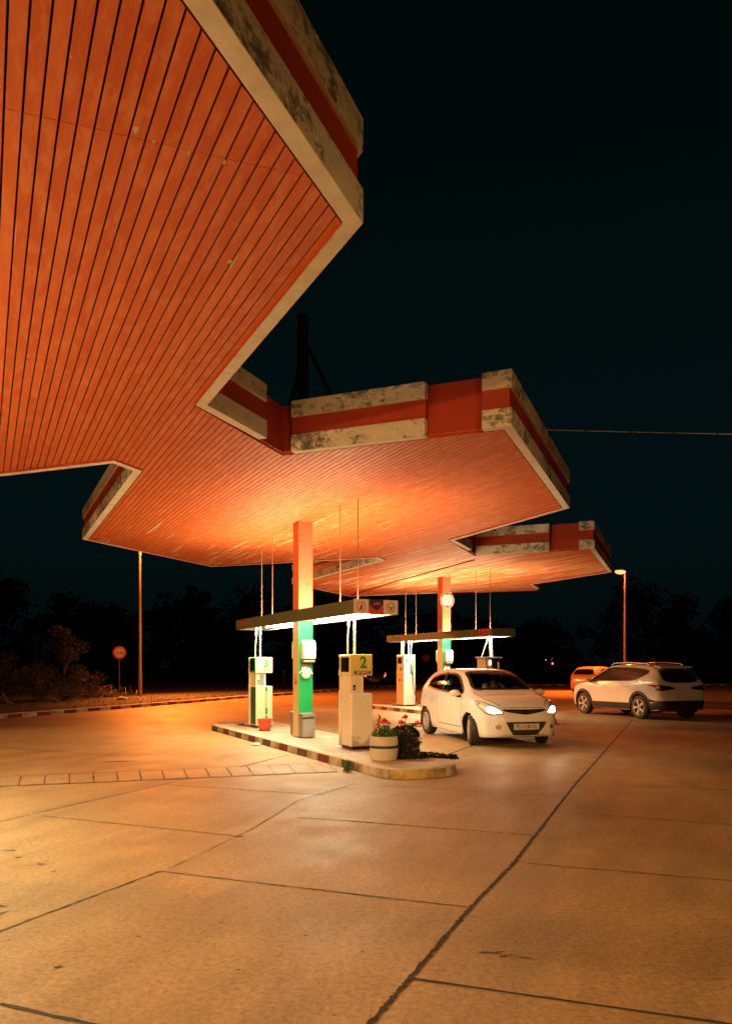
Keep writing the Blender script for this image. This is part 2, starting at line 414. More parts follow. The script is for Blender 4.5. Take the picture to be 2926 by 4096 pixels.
for pts in [[(1.17,5.99),(2.63,5.47),(5,4.55)],[(2.0,8.05),(3.56,7.41),(6,6.4)],[(2.84,10.03),(4.55,9.46),(8,8.2)],[(-.11,5.16),(.67,4.87)],
            [(-.16,7.57),(1.53,6.94)],[(.18,9.83),(2.34,8.96)],[(1.46,12.02),(1.81,11.9),(3.4,11.4)],[(-1.55,5.73),(.06,5.1)],
            [(-2.9,2.7),(-2.13,4.44),(-1.55,5.73)],[(-3.63,7.55),(-2.62,9.99),(-2.3,10.8)],[(-4.9,4.6),(-3.63,7.55)],
            [(-2.66,9.93),(-.51,9.1)],[(-3.34,7.84),(-1.12,6.89)],[(-.69,7.75),(.09,7.5)],[(-6.98,14.53),(-4.18,12.95)],[(-4.74,11.97),(-4.2,14.4)],
            [(-2.8,3.8),(-2.25,4.8)]]:
    strip(mb, pts, .016, .004, .65, .04)
for k in range(1):   # rough patched seam
    strip(mb, [(-1.50+.05*k,5.80),(-1.08+.03*k,7.2),(-.78+.05*k,8.71),(-.13+.04*k,9.99)], .009, .004+.0006*k, .95, .05)
struct(mb.build('slab_joint', M['seam_faint'], recalc=False))

def blot(mb, x, y, r, z=.0035, n=14, el=1.0, ang=0):
    v = []
    for i in range(n):
        t = 2*PI*i/n; q = r*rnd.uniform(.55,1.15)
        a, b_ = q*math.cos(t)*el, q*math.sin(t)
        v.append((x+a*math.cos(ang)-b_*math.sin(ang), y+a*math.sin(ang)+b_*math.cos(ang), z))
    mb.add(v, [list(range(n))])
mb = MB(); zz = .0030
for x, y, r, el, an in [(-2.98,6.37,.022,3.2,.1),(-2.8,6.14,.018,2.6,.2),(-2.53,5.93,.016,2.4,.1),(-2.35,5.73,.012,2,0),(-1.58,3.91,.018,1.6,.3),(-1.16,6.89,.022,2.6,0),
                        (.655,4.10,.014,5.0,-.1),(.73,4.05,.014,2.6,.5),(.84,4.03,.010,4.6,-.2),(.72,4.115,.010,4,.2),(-2.36,4.90,.018,4,-.25),(.77,4.07,.008,3,.3),
                        (-3.95,12.3,.06,5,.2),(-2.4,13.1,.04,2.4,.1)]:
    zz += .00006; blot(mb, x, y, r, zz, 14, el, an)
for k in range(8):
    zz += .00001; blot(mb, rnd.gauss(-.8,.5), rnd.gauss(4.35,.35), rnd.uniform(.005,.012), zz, 9, rnd.uniform(1,2.2), rnd.uniform(-.3,.5))
struct(mb.build('ground_stain', M['stain'], recalc=False))

# drainage channel pavers: a row of slabs set in the forecourt
mb = MB()
ca, cb = Vector((-5.12,10.55)), Vector((-.62,12.05)); da, db = Vector((-4.75,9.70)), Vector((-.42,11.08))
k = 15
for i in range(k):
    t0, t1 = (i+.03)/k, (i+.97)/k
    q = [da.lerp(db,t0), da.lerp(db,t1), ca.lerp(cb,t1), ca.lerp(cb,t0)]
    h = .004+rnd.uniform(0,.003); s_ = [(p.x,p.y,h) for p in q]
    mb.add(s_, [(0,1,2,3)])
struct(mb.build('drain_paving', M['ground'], recalc=False))
mb = MB()
for i in range(k+1):
    a, b_ = da.lerp(db,i/k), ca.lerp(cb,i/k); strip(mb, [tuple(a),tuple(b_)], .017 if i < 12 else .009, .009, .5)
strip(mb, [tuple(ca),tuple(cb)], .022, .0095, .5); strip(mb, [tuple(da),tuple(db)], .02, .0095, .5)
struct(mb.build('drain_joint', M['seam_faint'], recalc=False))

# ------------------------------------------------------------------ canopy
H = 4.374
C0 = Vector((-1.321,15.305,0)); T = Vector((3.78,9.375,0)); CP = Vector((-1.261,15.216,0))
def P(k, a, b): return C0 + T*(k-2) + e1*a + nl*b
right1 = [P(1,-4.73,-5.22), P(1,.94,-5.11), P(1,3.44,-2.245)]
out_poly = ([P(1,-4.73,-2.3)] + right1[:0] + [P(1,-4.73,-5.22), P(1,.94,-5.11), P(1,3.44,-2.245), P(2,-4.74,-2.245),
             P(2,-4.73,-5.22), P(2,.36,-5.23), P(2,2.98,-2.37), P(3,-4.74,-2.37),
             P(3,-4.73,-5.22), P(3,.36,-5.23), P(3,2.98,-2.37), P(3,5.1,-2.37), P(3,5.1,.335),
             P(3,4.95,.335), P(3,4.83,5.33), P(3,-.30,5.31), P(2,5.39,.345), P(2,4.95,.335),
             P(2,4.83,5.33), P(2,-.30,5.31), P(1,5.39,.345), P(1,4.95,.335), P(1,4.83,5.33), P(1,-.30,5.31), P(1,-4.73,.345)])
def offset_poly(poly, d):
    n = len(poly); res = []
    for i in range(n):
        p0, p1, p2 = poly[i-1], poly[i], poly[(i+1)%n]
        a = (p1-p0).normalized(); b_ = (p2-p1).normalized()
        na = Vector((-a.y,a.x,0)); nb = Vector((-b_.y,b_.x,0))
        m_ = (na+nb); m_ = m_/max(.15, 1+na.dot(nb))
        res.append(p1 + m_*d)
    return res
W = .123
canopy = thing('petrol_station_canopy', 'zigzag red-orange slatted canopy with flaking pale fascia bands over the pump islands', 'canopy')
core = offset_poly(out_poly, W+.02); mid = offset_poly(out_poly, .035)
# soffit boards
bm = bmesh.new()
inner = offset_poly(out_poly, W-.02)
_v, _e, _f = delaunay_2d_cdt([Vector((p.x,p.y)) for p in inner], [(i,(i+1)%len(inner)) for i in range(len(inner))], [], 1, 1e-5)[:3]
vs = [bm.verts.new((p.x,p.y,H+.022)) for p in _v]
for f_ in _f: bm.faces.new([vs[i] for i in f_])
bm.normal_update()
qs = [p.dot(eR) for p in inner]; pitch = .0863; gap = .0125
def cut(co, no): bmesh.ops.bisect_plane(bm, geom=bm.verts[:]+bm.edges[:]+bm.faces[:], plane_co=co, plane_no=no, dist=1e-5)
q0 = min(qs) - .02; nb = int((max(qs)-q0)/pitch)+2
for i in range(nb):
    q = q0 + i*pitch
    cut(eR*q, eR); cut(eR*(q+gap), eR)
jd = Vector((math.cos(rad(110.0)), math.sin(rad(110.0)),0)); js = (Vector((-1.864,3.877,0))).dot(jd)
for kk in range(-1,8):
    cut(jd*(js+kk*4.5), jd); cut(jd*(js+kk*4.5+.004), jd)
kill = []
brand = [rnd.random() for _ in range(nb*16)]
lay = bm.loops.layers.color.new('board') if hasattr(bm.loops.layers,'color') else None
for f in bm.faces:
    c = f.calc_center_median(); t = (c.dot(eR)-q0)/pitch; i = math.floor(t); s_ = (c.dot(jd)-js)/4.5
    if (t-i)*pitch < gap or (s_-math.floor(s_))*4.5 < .004: kill.append(f); continue
    r_ = brand[(i*16 + (math.floor(s_)+3)) % len(brand)]
    for l in f.loops: l[lay] = (r_,r_,r_,1)
bmesh.ops.delete(bm, geom=kill, context='FACES')
for f in bm.faces:
    if f.normal.z > 0: f.normal_flip()
me = bpy.data.meshes.new('soffit'); bm.to_mesh(me); bm.free()
so = link('soffit', me, M['soffit'], canopy)
sm = so.modifiers.new('thickness','SOLIDIFY'); sm.thickness = .02; sm.offset = -1
# red core, roof, bands
_v, _e, _f = delaunay_2d_cdt([Vector((p.x,p.y)) for p in core], [(i,(i+1)%len(core)) for i in range(len(core))], [], 1, 1e-5)[:3]
mb = MB(); mb.add([(p.x,p.y,H+.10) for p in _v], _f); mb.add([(p.x,p.y,H+.64) for p in _v], _f); mb.build('roof_slab', M['roof'], canopy, recalc=False)
def wall(mb, pts, z0, z1, closed=True, mi=0):
    n = len(pts); v = [(p.x,p.y,z) for z in (z0,z1) for p in pts]
    mb.add(v, [(i,(i+1)%n,n+(i+1)%n,n+i) for i in range(n if closed else n-1)], mi)
mb = MB(); wall(mb, offset_poly(out_poly, W+.004), H-.004, H+.66); mb.build('red_fascia', M['red'], canopy, recalc=False)
def band(mb, path, d0, d1, z0, z1):
    """box section swept along the outer outline, from d0 to d1 inside it"""
    n = len(path); A = []; B = []
    for i in range(n):
        ns = []
        if i: a = (path[i]-path[i-1]).normalized(); ns.append(Vector((-a.y,a.x,0)))
        if i < n-1: a = (path[i+1]-path[i]).normalized(); ns.append(Vector((-a.y,a.x,0)))
        m_ = ns[0] if len(ns) == 1 else (ns[0]+ns[1])/(1+ns[0].dot(ns[1]))
        A.append(path[i]+m_*d0); B.append(path[i]+m_*d1)
    v = []
    for a, b_ in zip(A,B): v += [(a.x,a.y,z0),(a.x,a.y,z1),(b_.x,b_.y,z1),(b_.x,b_.y,z0)]
    f = []
    for i in range(n-1):
        o = 4*i
        f += [(o+j, o+(j+1)%4, o+4+(j+1)%4, o+4+j) for j in range(4)]
    f += [(0,3,2,1),(4*n-4,4*n-3,4*n-2,4*n-1)]
    mb.add(v, f)
paths = []
for k in (1,2,3):
    A_ = [P(k,-4.73,-4.86), P(k,-4.73,-5.22)]
    A_ += [P(1,.94,-5.11), P(1,3.44,-2.245), P(1,4.74,-2.245)] if k == 1 else [P(k,.36,-5.23), P(k,2.98,-2.37), P(k,4.55,-2.37)]
    paths.append(A_)
    if k > 1: paths.append([P(k,-4.735,-2.30), P(k,-4.735,-4.15)])
paths.append([P(3,5.1,-2.2), P(3,5.1,.2)])
lf = [P(3,4.83,1.0),P(3,4.83,5.33),P(3,-.30,5.31),P(2,5.39,.345),P(2,4.95,.335),P(2,4.83,5.33),P(2,-.30,5.31),P(1,5.39,.345),P(1,4.95,.335),P(1,4.83,5.33),P(1,-.30,5.31),P(1,-4.73,.345)]
paths.append(lf)
lo = MB(); up = MB(); md = MB()
for p in paths:
    band(lo, p, 0, W-.002, H, H+.222); band(up, p, 0, W-.002, H+.46, H+.672); band(md, p, .035, W-.003, H+.215, H+.468)
lo.build('lower_fascia_band', M['fascia'], canopy, bevel=.006); up.build('upper_fascia_band', M['fascia'], canopy, bevel=.006); md.build('red_fascia_band', M['red'], canopy)
for fx, fy, fl, fw in [(-1.217,4.04,.035,.018),(-1.15,4.13,.015,.010),(-.93,5.36,.10,.009),(-.955,5.36,.03,.020),(-.98,4.22,.03,.007),(-.80,4.30,.025,.008),(-1.62,7.1,.06,.007),(-1.30,6.6,.07,.007)]:
    mb = MB(); pts = []
    for i in range(12):
        t_ = 2*PI*i/12; a_ = fl*math.cos(t_)*rnd.uniform(.6,1.1); b_ = fw*math.sin(t_)*rnd.uniform(.5,1.1); p_ = e2*a_+eR*b_; pts.append((fx+p_.x, fy+p_.y))
    mb.prism(pts, H+.0195, H+.0225); mb.build('paint_flake', M['kerb_top'], canopy)
mb = MB(); z_ = H+.012
mb.tube([(-.58,30.6,z_),(1.0,25.6,z_),(2.0,22.9,z_),(2.9,20.4,z_)], .018, 6); mb.build('soffit_step_line', M['dark'], canopy)  # no pipe here: dark tube added to draw the soffit's step line

def col_at(k): return CP + T*(k-2)
def column(k):
    o = col_at(k); mt = Matrix.Translation(o) @ Matrix.Rotation(ROT,4,'Z'); mb = MB(); h = .15
    # lower half: green on the two end faces, cream on the sides; upper half red
    for z0, z1, ms in ((.14,2.44,(1,2,1,2)),(2.44,H+.05,(0,0,0,0))):
        v = [(-h,-h),(h,-h),(h,h),(-h,h)]
        for i in range(4):
            a, b_ = v[i], v[(i+1)%4]
            mb.add([(*a,z0),(*b_,z0),(*b_,z1),(*a,z1)], [(0,1,2,3)], ms[i], mt)
    return mb.build('column', [M['column_red'],M['column_green'],M['column_cream']], canopy, recalc=False)
for k in (1,2,3)[:3]:
    if k < 4: column(k)

def place(k, u, w, z=0.0):
    p = col_at(k) + eR*u + e2*w; return (p.x, p.y, z)

# ------------------------------------------------------------------ pump islands
def island_outline(hw0, hw1, w0, w1, r=.55, n=7):
    pts = []
    for cx_, cy_, a0 in ((hw0+r,w0+r,180),(hw1-r,w0+r,270),(hw1-r,w1-r,0),(hw0+r,w1-r,90)):
        for i in range(n+1):
            t = rad(a0+90*i/n); pts.append((cx_+r*math.cos(t), cy_+r*math.sin(t)))
    return pts
NOSE = [(-.82,-4.5),(-.80,-4.80),(-.72,-5.0),(-.55,-5.12),(-.30,-5.18),(-.05,-5.18),(.18,-5.12),(.36,-4.99),(.50,-4.76),(.62,-4.40),(.71,-3.95),(.78,-3.4),
        (.80,3.7),(.76,3.98),(.62,4.2),(.40,4.32),(0,4.35),(-.40,4.32),(-.64,4.2),(-.78,3.98),(-.82,3.7)]
def inset(pts, d): return [(p.x,p.y) for p in offset_poly([Vector((x,y,0)) for x,y in pts], d)]
def make_island(k, label, group):
    t = thing('pump_island', label, 'pump island', tuple(col_at(k)), ROT, group)
    ol = NOSE
    # resample the outline into kerb stones
    L = [0]
    for i in range(len(ol)): L.append(L[-1] + (Vector(ol[(i+1)%len(ol)])-Vector(ol[i])).length)
    def at(s):
        s %= L[-1]
        for i in range(len(ol)):
            if L[i+1] >= s: return Vector(ol[i]).lerp(Vector(ol[(i+1)%len(ol)]), (s-L[i])/max(1e-6,L[i+1]-L[i]))
    n = 46; mb = MB(); inner = []
    sub = 4
    for i in range(n):
        mids = at(L[-1]*(i+.5)/n)
        if mids.y < -4.35: mi = 2 if (i % 3) else 0
        else: mi = 0 if i % 2 else (1 if i % 4 else 3)
        for j in range(sub):
            s0 = L[-1]*(i+(j+.0)/sub+(.006 if j == 0 else 0))/n; s1 = L[-1]*(i+(j+1)/sub-(.006 if j == sub-1 else 0))/n
            a, b_ = at(s0), at(s1); d = (b_-a).normalized(); nn = Vector((-d.y,d.x))
            hh = .14
            q = [(a.x,a.y,0),(b_.x,b_.y,0),(b_.x+nn.x*.012,b_.y+nn.y*.012,hh-.02),(a.x+nn.x*.012,a.y+nn.y*.012,hh-.02),
                 (b_.x+nn.x*.035,b_.y+nn.y*.035,hh),(a.x+nn.x*.035,a.y+nn.y*.035,hh),(b_.x+nn.x*.15,b_.y+nn.y*.15,hh),(a.x+nn.x*.15,a.y+nn.y*.15,hh)]
            mb.add(q, [(0,1,2,3)], mi); mb.add(q, [(3,2,4,5),(5,4,6,7)], 4)
    mb.build('kerb', [M['kerb_white'],M['kerb_red'],M['kerb_yellow'],M['kerb_dark'],M['kerb_top']], t, recalc=False)
    il = inset(NOSE, .07)
    mb = MB(); mb.add([(x,y,.128) for x,y in il], [list(range(len(il)))]); mb.build('tile_paving', M['tiles'], t, recalc=False)
    il2 = [(-.66,-5.0),(.64,-5.0),(.64,-3.05),(-.66,-3.05)]
    mb = MB(); mb.add([(x,y,.1385) for x,y in [q for q in inset(NOSE,.155) if q[1] < -3.2]+[(.64,-3.0),(-.665,-3.0)]], [list(range(sum(q[1] < -3.2 for q in inset(NOSE,.155))+2))]); mb.build('end_screed', M['kerb_top'], t, recalc=False)
    return t
make_island(2, 'nearer kerbed pump island with yellow nose, carrying pumps 2 and 3 and flower pots', 'pump islands under the canopy')
make_island(3, 'farther kerbed pump island behind the white hatchback, carrying pump 4', 'pump islands under the canopy')

# ------------------------------------------------------------------ hanging light boxes
def ring_sign(mb, c, r, w, mi, right, up, n=28):
    Mx = face_matrix(c, right, up); v = []
    for i in range(n):
        t = 2*PI*i/n; v += [(r*math.cos(t),r*math.sin(t),0),((r-w)*math.cos(t),(r-w)*math.sin(t),0)]
    mb.add(v, [(2*i,2*((i+1)%n),2*((i+1)%n)+1,2*i+1) for i in range(n)], mi, Mx)
def disc(mb, c, r, mi, right, up, n=28, poly=None):
    Mx = face_matrix(c, right, up)
    v = poly or [(r*math.cos(2*PI*i/n), r*math.sin(2*PI*i/n)) for i in range(n)]
    mb.add([(x,y,0) for x,y in v], [list(range(len(v)))], mi, Mx)
BZ0, BZ1, BW, BL = 2.385, 2.61, .405, 3.17
TUBE = (.97,.88,.53); TOPT = (1.0,.71,.39); DOWN = {1:105,2:70,3:80}; UP = {1:16,2:74,3:80}
def area(name, Mx, sx, sy, col, watts):
    l = bpy.data.lights.new(name, 'AREA'); l.shape = 'RECTANGLE'; l.size = sx; l.size_y = sy; l.color = col; l.energy = watts
    o = bpy.data.objects.new(name, l); C.objects.link(o); o.matrix_world = Mx; return o
def make_lightbox(k, label, signs):
    t = thing('fuel_light_box', label, 'light box', tuple(col_at(k)), ROT, 'light boxes hung under the canopy')
    mb = MB(); th = .02
    mb.box(-BW,-BW+th,-BL,BL,BZ0,BZ1); mb.box(BW-th,BW,-BL,BL,BZ0,BZ1)
    mb.box(-BW+th,BW-th,-BL,-BL+th,BZ0,BZ1); mb.box(-BW+th,BW-th,BL-th,BL,BZ0,BZ1)
    mb.build('side_panel', M['olive'], t, bevel=.004)
    mb = MB()
    for s in (-1,1): mb.box(-BW+th,BW-th,.17 if s > 0 else -BL+th, BL-th if s > 0 else -.17, BZ0+.105, BZ0+.135)
    for x0, x1 in ((-BW+th,-.17),(.17,BW-th)): mb.box(x0,x1,-.169,.169,BZ0+.105,BZ0+.135)
    # inward lip that shows as the pale lower rim
    for s in (-1,1): mb.box(s*(BW-th)-.055*(s>0), s*(BW-th)+.055*(s<0), -BL+th, BL-th, BZ0+.004, BZ0+.012)
    mb.build('reflector_tray', M['reflector'], t)
    mb = MB(); mu = MB()
    for x in (-.20,.20):
        for y0 in (-2.75,-1.45,.28,1.58):
            mb.cyl((x,y0,BZ0+.062),(x,y0+1.18,BZ0+.062),.019,n=10)
    for y0 in (-2.7,-1.4,.2,1.5): mu.cyl((.24,y0,BZ0+.165),(.24,y0+1.18,BZ0+.165),.019,n=10)
    mb.build('fluorescent_tube', M['tube'], t, smooth=True); mu.build('assumed_top_tube', M['uptube'], t, smooth=True)  # upward tubes are unseen, assumed from the bright soffit above the box
    for y0 in (-2.16,-.86,.87,2.17):
        area('tube_light', Matrix.Translation(col_at(k)) @ Matrix.Rotation(ROT,4,'Z') @ Matrix.Translation((0,y0,BZ0+.098)), .5, 1.15, TUBE, DOWN[k])
        area('assumed_top_tube_light', Matrix.Translation(col_at(k)) @ Matrix.Rotation(ROT,4,'Z') @ Matrix.Translation((0,y0,BZ0+.19)) @ Matrix.Rotation(PI,4,'X'), .3, 1.15, TOPT, UP[k])
    for w in (-2.5,-1.78,1.78,2.5):
        mr = MB(); mr.cyl((0,w,BZ0+.135),(0,w,H+.03),.009,n=8); mr.build('hanger_rod', M['rod'], t)
    if not signs: return t
    # lettering on the left side panel
    x = -BW-.0025; rt = (0,-1,0); upv = (0,0,1)
    pump = MB()
    def fuelmark(wc, mat):
        pump.box(x-.001,x+.001,wc-.035,wc+.035,2.46,2.56)
        pump.box(x-.001,x+.001,wc-.028,wc+.028,2.565,2.58)
    if k == 2:
        text('lettering', 'EUROSUPER 95', .115, face_matrix((x,2.62,2.505),rt,upv), M['textred'], t, .82, .002)
        fuelmark(2.16, 0); pump.build('fuel_mark', M['textred'], t)
    else:
        for wc in (2.45,-1.75):
            pl = MB(); pl.box(x-.001,x+.002,wc-.30,wc+.30,2.45,2.58); o = pl.build('name_plate', M['dkgreen'], t)
        for wc in (2.10,-2.14):
            p2 = MB(); p2.box(x-.002,x+.002,wc-.04,wc+.04,2.44,2.59); p2.build('fuel_mark', M['textred'], t)
    # three panels on the end face
    y = -BL-.0025; rt = (1,0,0)
    w3 = (2*BW)/3
    def panel(i, mat, name):
        mb = MB(); x0 = -BW+i*w3; mb.box(x0+.002,x0+w3-.002,y-.004,y+.001,BZ0+.003,BZ1+.012); return mb.build(name, mat, t), x0+w3/2
    if k == 2:
        zc = (BZ0+BZ1)/2+.005; yf = y-.0055
        for i, flip in ((0,1),(2,-1)):
            o, xc = panel(i, M['signwhite'], 'warning_sign')
            mb = MB(); ring_sign(mb, (xc,yf,zc), .082, .013, 0, rt, upv)
            Mx = face_matrix((xc,yf-.0006,zc), rt, upv) @ Matrix.Rotation(flip*rad(45),4,'Z')
            mb.add([(-.075,-.006,0),(.075,-.006,0),(.075,.006,0),(-.075,.006,0)], [(0,1,2,3)], 0, Mx)
            mb.build('ban_ring', M['signred'], o, recalc=False)
            mb = MB(); Mx = face_matrix((xc,yf+.0004,zc), rt, upv)
            if i == 0:   # hand-held phone
                for q in [(-.018,.018,-.05,.02),(.006,.014,.02,.055)]: mb.add([(q[0],q[2],0),(q[1],q[2],0),(q[1],q[3],0),(q[0],q[3],0)], [(0,1,2,3)], 0, Mx)
            else:        # cigarette and flame
                for q in [(-.05,.035,-.012,.002),(.04,.05,-.012,.05),(-.02,.012,-.045,-.02)]: mb.add([(q[0],q[2],0),(q[1],q[2],0),(q[1],q[3],0),(q[0],q[3],0)], [(0,1,2,3)], 0, Mx)
            mb.build('pictogram', M['textblack'], o, recalc=False)
        o, xc = panel(1, M['signred'], 'picture_panel')
        Mx = face_matrix((xc,yf,zc), rt, upv); mb = MB()
        hw = w3/2-.004
        mb.add([(x_,y_,0) for x_,y_ in [(-hw,.118),(-hw,.03),(-.07,.0),(-.055,-.04),(-.02,-.035),(.005,-.06),(.03,-.035),(.06,-.03),(.08,.01),(.1,.02),(hw,.06),(hw,.118)]], [list(range(12))], 0, Mx)
        mb.build('dark_motif', M['signnavy'], o, recalc=False)
        mb = MB(); Mx2 = face_matrix((xc,yf-.0006,zc), rt, upv)
        mb.add([(x_,y_,0) for x_,y_ in [(-.06,.035),(.02,.03),(.09,.055),(.05,.075),(-.03,.07)]], [(0,1,2,3,4)], 0, Mx2); mb.build('red_motif', M['signred'], o, recalc=False)
    else:
        x_ = -BW-.003; mb = MB(); mb.box(x_-.002,x_,-3.02,-2.5,BZ0+.01,BZ1-.01); o = mb.build('picture_panel', M['signred'], t)
        mb = MB()
        for j in range(9):
            yy = -2.98+.05*j; mb.box(x_-.0035,x_-.0022,yy,yy+.03,BZ0+.03+.04*(j%3),BZ0+.10+.03*(j%4))
        mb.build('dark_motif', M['textblack'], o)
    return t
make_lightbox(2, 'long olive light box with no-smoking signs, hung over pumps 2 and 3', True)
make_lightbox(3, 'long olive light box with red end panel, hung over pump 4 behind the hatchback', True)
make_lightbox(1, 'assumed long olive light box over the nearest island, outside the left of the picture', False)  # unseen box, assumed from the canopy's repeat; lights left ground and soffit

# ------------------------------------------------------------------ pumps
def nozzle(name, parent, at, mats, M4=None):
    mb = MB(); x, y, z = at
    mb.tube([(x,y,z+.13),(x,y-.012,z+.10),(x,y-.02,z+.02),(x,y-.008,z-.08)], [.012,.02,.024,.014], 8)
    mb.tube([(x,y-.02,z+.05),(x,y-.07,z+.02),(x,y-.07,z-.06),(x,y-.02,z-.08)], .006, 6)
    return mb.build(name, mats, parent, smooth=True)
def make_pump(k, w0, style, label):
    """end face looks along -Y of the island frame, display face along -X"""
    root = thing('fuel_pump', label, 'fuel pump', place(k,.02,w0+.225,.14), ROT, 'fuel pumps on the islands')
    hx, hy, top = .20, .225, 1.60
    if style == 'tall':
        hx, hy, top = .235, .26, 1.78
        mb = MB(); mb.box(-hx,hx,-hy,hy,.03,top); mb.build('cabinet', M['white'], root, bevel=.015)
        mb = MB(); mb.box(-hx-.004,hx+.004,-hy-.004,hy+.004,0,.03); mb.build('plinth', M['black'], root)
        xf = -hx-.004
        mb = MB(); mb.box(xf,-hx+.01,-hy+.03,hy-.03,.06,top-.62); o = mb.build('lower_door', M['cream'], root, bevel=.006)
        mb = MB(); mb.box(xf-.003,xf+.002,-.07,.06,.88,.93); mb.build('name_plate', M['black'], o)
        mb = MB(); mb.box(xf,-hx+.01,-hy+.05,hy-.05,top-.58,top-.38); o = mb.build('card_panel', M['cream'], root, bevel=.005)
        mb = MB(); mb.box(xf-.006,xf,-.10,-.03,top-.54,top-.44); mb.build('keypad', M['black'], o)
        mb = MB(); mb.box(xf,-hx+.012,-hy+.06,hy-.06,top-.35,top-.06); o = mb.build('display_frame', M['white'], root, bevel=.006)
        mb = MB(); mb.box(xf-.003,xf+.004,-.14,.14,top-.30,top-.08); o2 = mb.build('display', M['glassdark'], root)
        mb = MB(); dm = emit('dim_digits',(1,.35,.08),.25)
        for i in range(2):
            mb = MB(); mb.box(xf-.005,xf-.003,-.10,-.03,top-.15-.07*i,top-.12-.07*i); mb.build('digit_row', dm, o2)
        for s in (-1,1):
            mb = MB(); mb.box(xf-.002,-hx+.01,s*hy-.035*(s>0)+.015*(s<0),s*hy-.015*(s>0)+.035*(s<0),top-.55,top-.06); mb.build('groove', M['black'], root)
        yf = -hy-.002
        text('pump_number', '4', .23, face_matrix((-.11,yf,top-.20),(1,0,0),(0,0,1)), M['textgreen'], root, 1, .005)
        mb = MB(); mb.box(.125,.165,yf-.002,yf+.003,top-.72,top-.08); mb.build('green_strip', M['green'], root)
        mb = MB(); mb.box(.0,.10,yf-.005,yf+.005,top-.13,top-.06); mb.build('grade_label', M['signwhite'], root)
        mb = MB(); mb.box(.01,.11,yf-.015,yf+.005,top-.66,top-.24); o = mb.build('nozzle_holster', M['tin'], root, bevel=.006)
        nozzle('nozzle', root, (.06,yf-.03,top-.42), M['tin'])
        mb = MB(); mb.tube([(.07,yf-.04,top-.55),(.10,yf-.06,top-.8),(.12,yf-.08,.75),(.16,yf-.10,.40),(.25,yf-.12,.18),(.45,yf-.10,.02),(.55,yf,-.0)], .014, 8); mb.build('hose', M['rubber'], root, smooth=True)
        mb = MB(); mb.tube([(-hx-.05,-hy+.02,.01),(-hx-.12,hy*.3,.012),(-hx-.10,hy+.12,.012),(-hx+.05,hy+.26,.012)], .013, 6); mb.build('slack_hose', M['rubber'], root, smooth=True)
        pipes = [(-.10,.12,1),(-.03,.10,0),(.05,-.12,0),(.14,-.14,1)]
    elif style == 'open':
        hx, hy, top = .27, .24, 1.66
        mb = MB(); mb.box(-hx,hx,-hy,hy,.03,1.05); mb.build('cabinet', M['tin'], root, bevel=.012)
        mb = MB(); mb.box(-hx-.03,hx+.03,-hy-.03,hy+.03,top-.04,top); mb.build('top_cover', M['tin'], root, bevel=.006)
        mb = MB(); mb.box(-.02,hx,-hy+.01,hy-.01,1.05,top-.04); mb.build('hose_housing', M['black'], root, bevel=.006)
        mb = MB(); mb.box(-hx+.02,-.04,-hy+.03,hy-.02,1.05,top-.04); o = mb.build('display_case', M['white'], root, bevel=.006)
        mb = MB(); mb.box(-.15,-.06,-hy+.022,-hy+.032,1.42,1.56); mb.build('lit_label', emit('lit_label',(.85,1,.95),1.6), o)
        mb = MB(); mb.box(-.20,-.10,-hy+.022,-hy+.032,1.22,1.34); mb.build('yellow_label', M['yellow'], o)
        nozzle('nozzle', root, (.14,-hy-.03,1.38), M['pipe'])
        pipes = [(.06,.05,2)]
    else:
        body = M['white'] if style == 'white' else M['cream']
        sidem = M['white'] if style == 'white' else M['dkgreen']
        headm = M['yellow'] if style == 'white' else M['cream']
        mb = MB(); mb.box(-hx+.02,hx-.02,-hy+.02,hy-.02,0,.05); mb.build('plinth', M['black'], root)
        mb = MB(); mb.box(-hx,hx,-hy,hy-.05,.04,.94); mb.build('cabinet', body, root, bevel=.02, seg=3)
        mb = MB(); mb.box(-hx-.003,-hx+.004,-hy+.03,hy-.07,.07,.92); o = mb.build('side_door', sidem, root, bevel=.004)
        mb = MB(); mb.cyl((-hx-.006,.0,.80),(-hx-.002,.0,.80),.012,n=10); mb.build('lock', M['chrome'], o)
        mb = MB(); mb.box(-hx+.012,hx-.185,-hy+.05,hy-.05,.93,1.25); mb.build('neck', M['white'] if style == 'white' else M['cream'], root, bevel=.006)
        mb = MB(); mb.box(hx-.185,hx-.15,-hy+.055,hy-.06,.93,1.25); mb.build('neck_edge', M['white_clean'], root)
        mb = MB(); mb.box(-hx-.012,hx,-hy,hy-.05,1.24,top); head = mb.build('head', headm, root, bevel=.012)
        mb = MB(); mb.box(-hx-.022,-hx+.02,-hy+.006,hy-.06,1.255,top-.012); bz = mb.build('display_bezel', M['white'] if style == 'white' else M['green'], root, bevel=.005)
        mb = MB(); mb.box(-hx-.025,-hx-.015,-hy+.045,hy-.09,1.30,top-.05); d_ = mb.build('display', M['glassdark'], bz)
        mb = MB(); mb.box(-hx-.03,hx-.10,hy-.045,hy+.01,.03,top-.004); pl = mb.build('rear_post', M['white'], root, bevel=.006)
        mb = MB(); mb.box(-hx-.033,-hx-.029,hy-.037,hy+.002,.98,1.24); mb.box(-hx-.033,-hx-.029,hy-.037,hy+.002,1.34,top-.05)
        mb.build('post_label', M['black'] if style == 'white' else M['green'], pl)
        # holster panel on the neck
        yn = -hy+.048
        mb = MB(); mb.box(-.09,.005,yn-.008,yn+.004,.96,1.20); mb.build('holster_panel', M['cream'] if style == 'white' else M['tin'], root, bevel=.003)
        mb = MB(); mb.box(-.145,-.105,yn-.012,yn+.004,.99,1.08); o = mb.build('card_reader', M['black'], root)
        mb = MB(); mb.box(-.135,-.115,yn-.0135,yn-.011,1.01,1.04); mb.build('button', M['signwhite'], o)
        yf = -hy-.0025
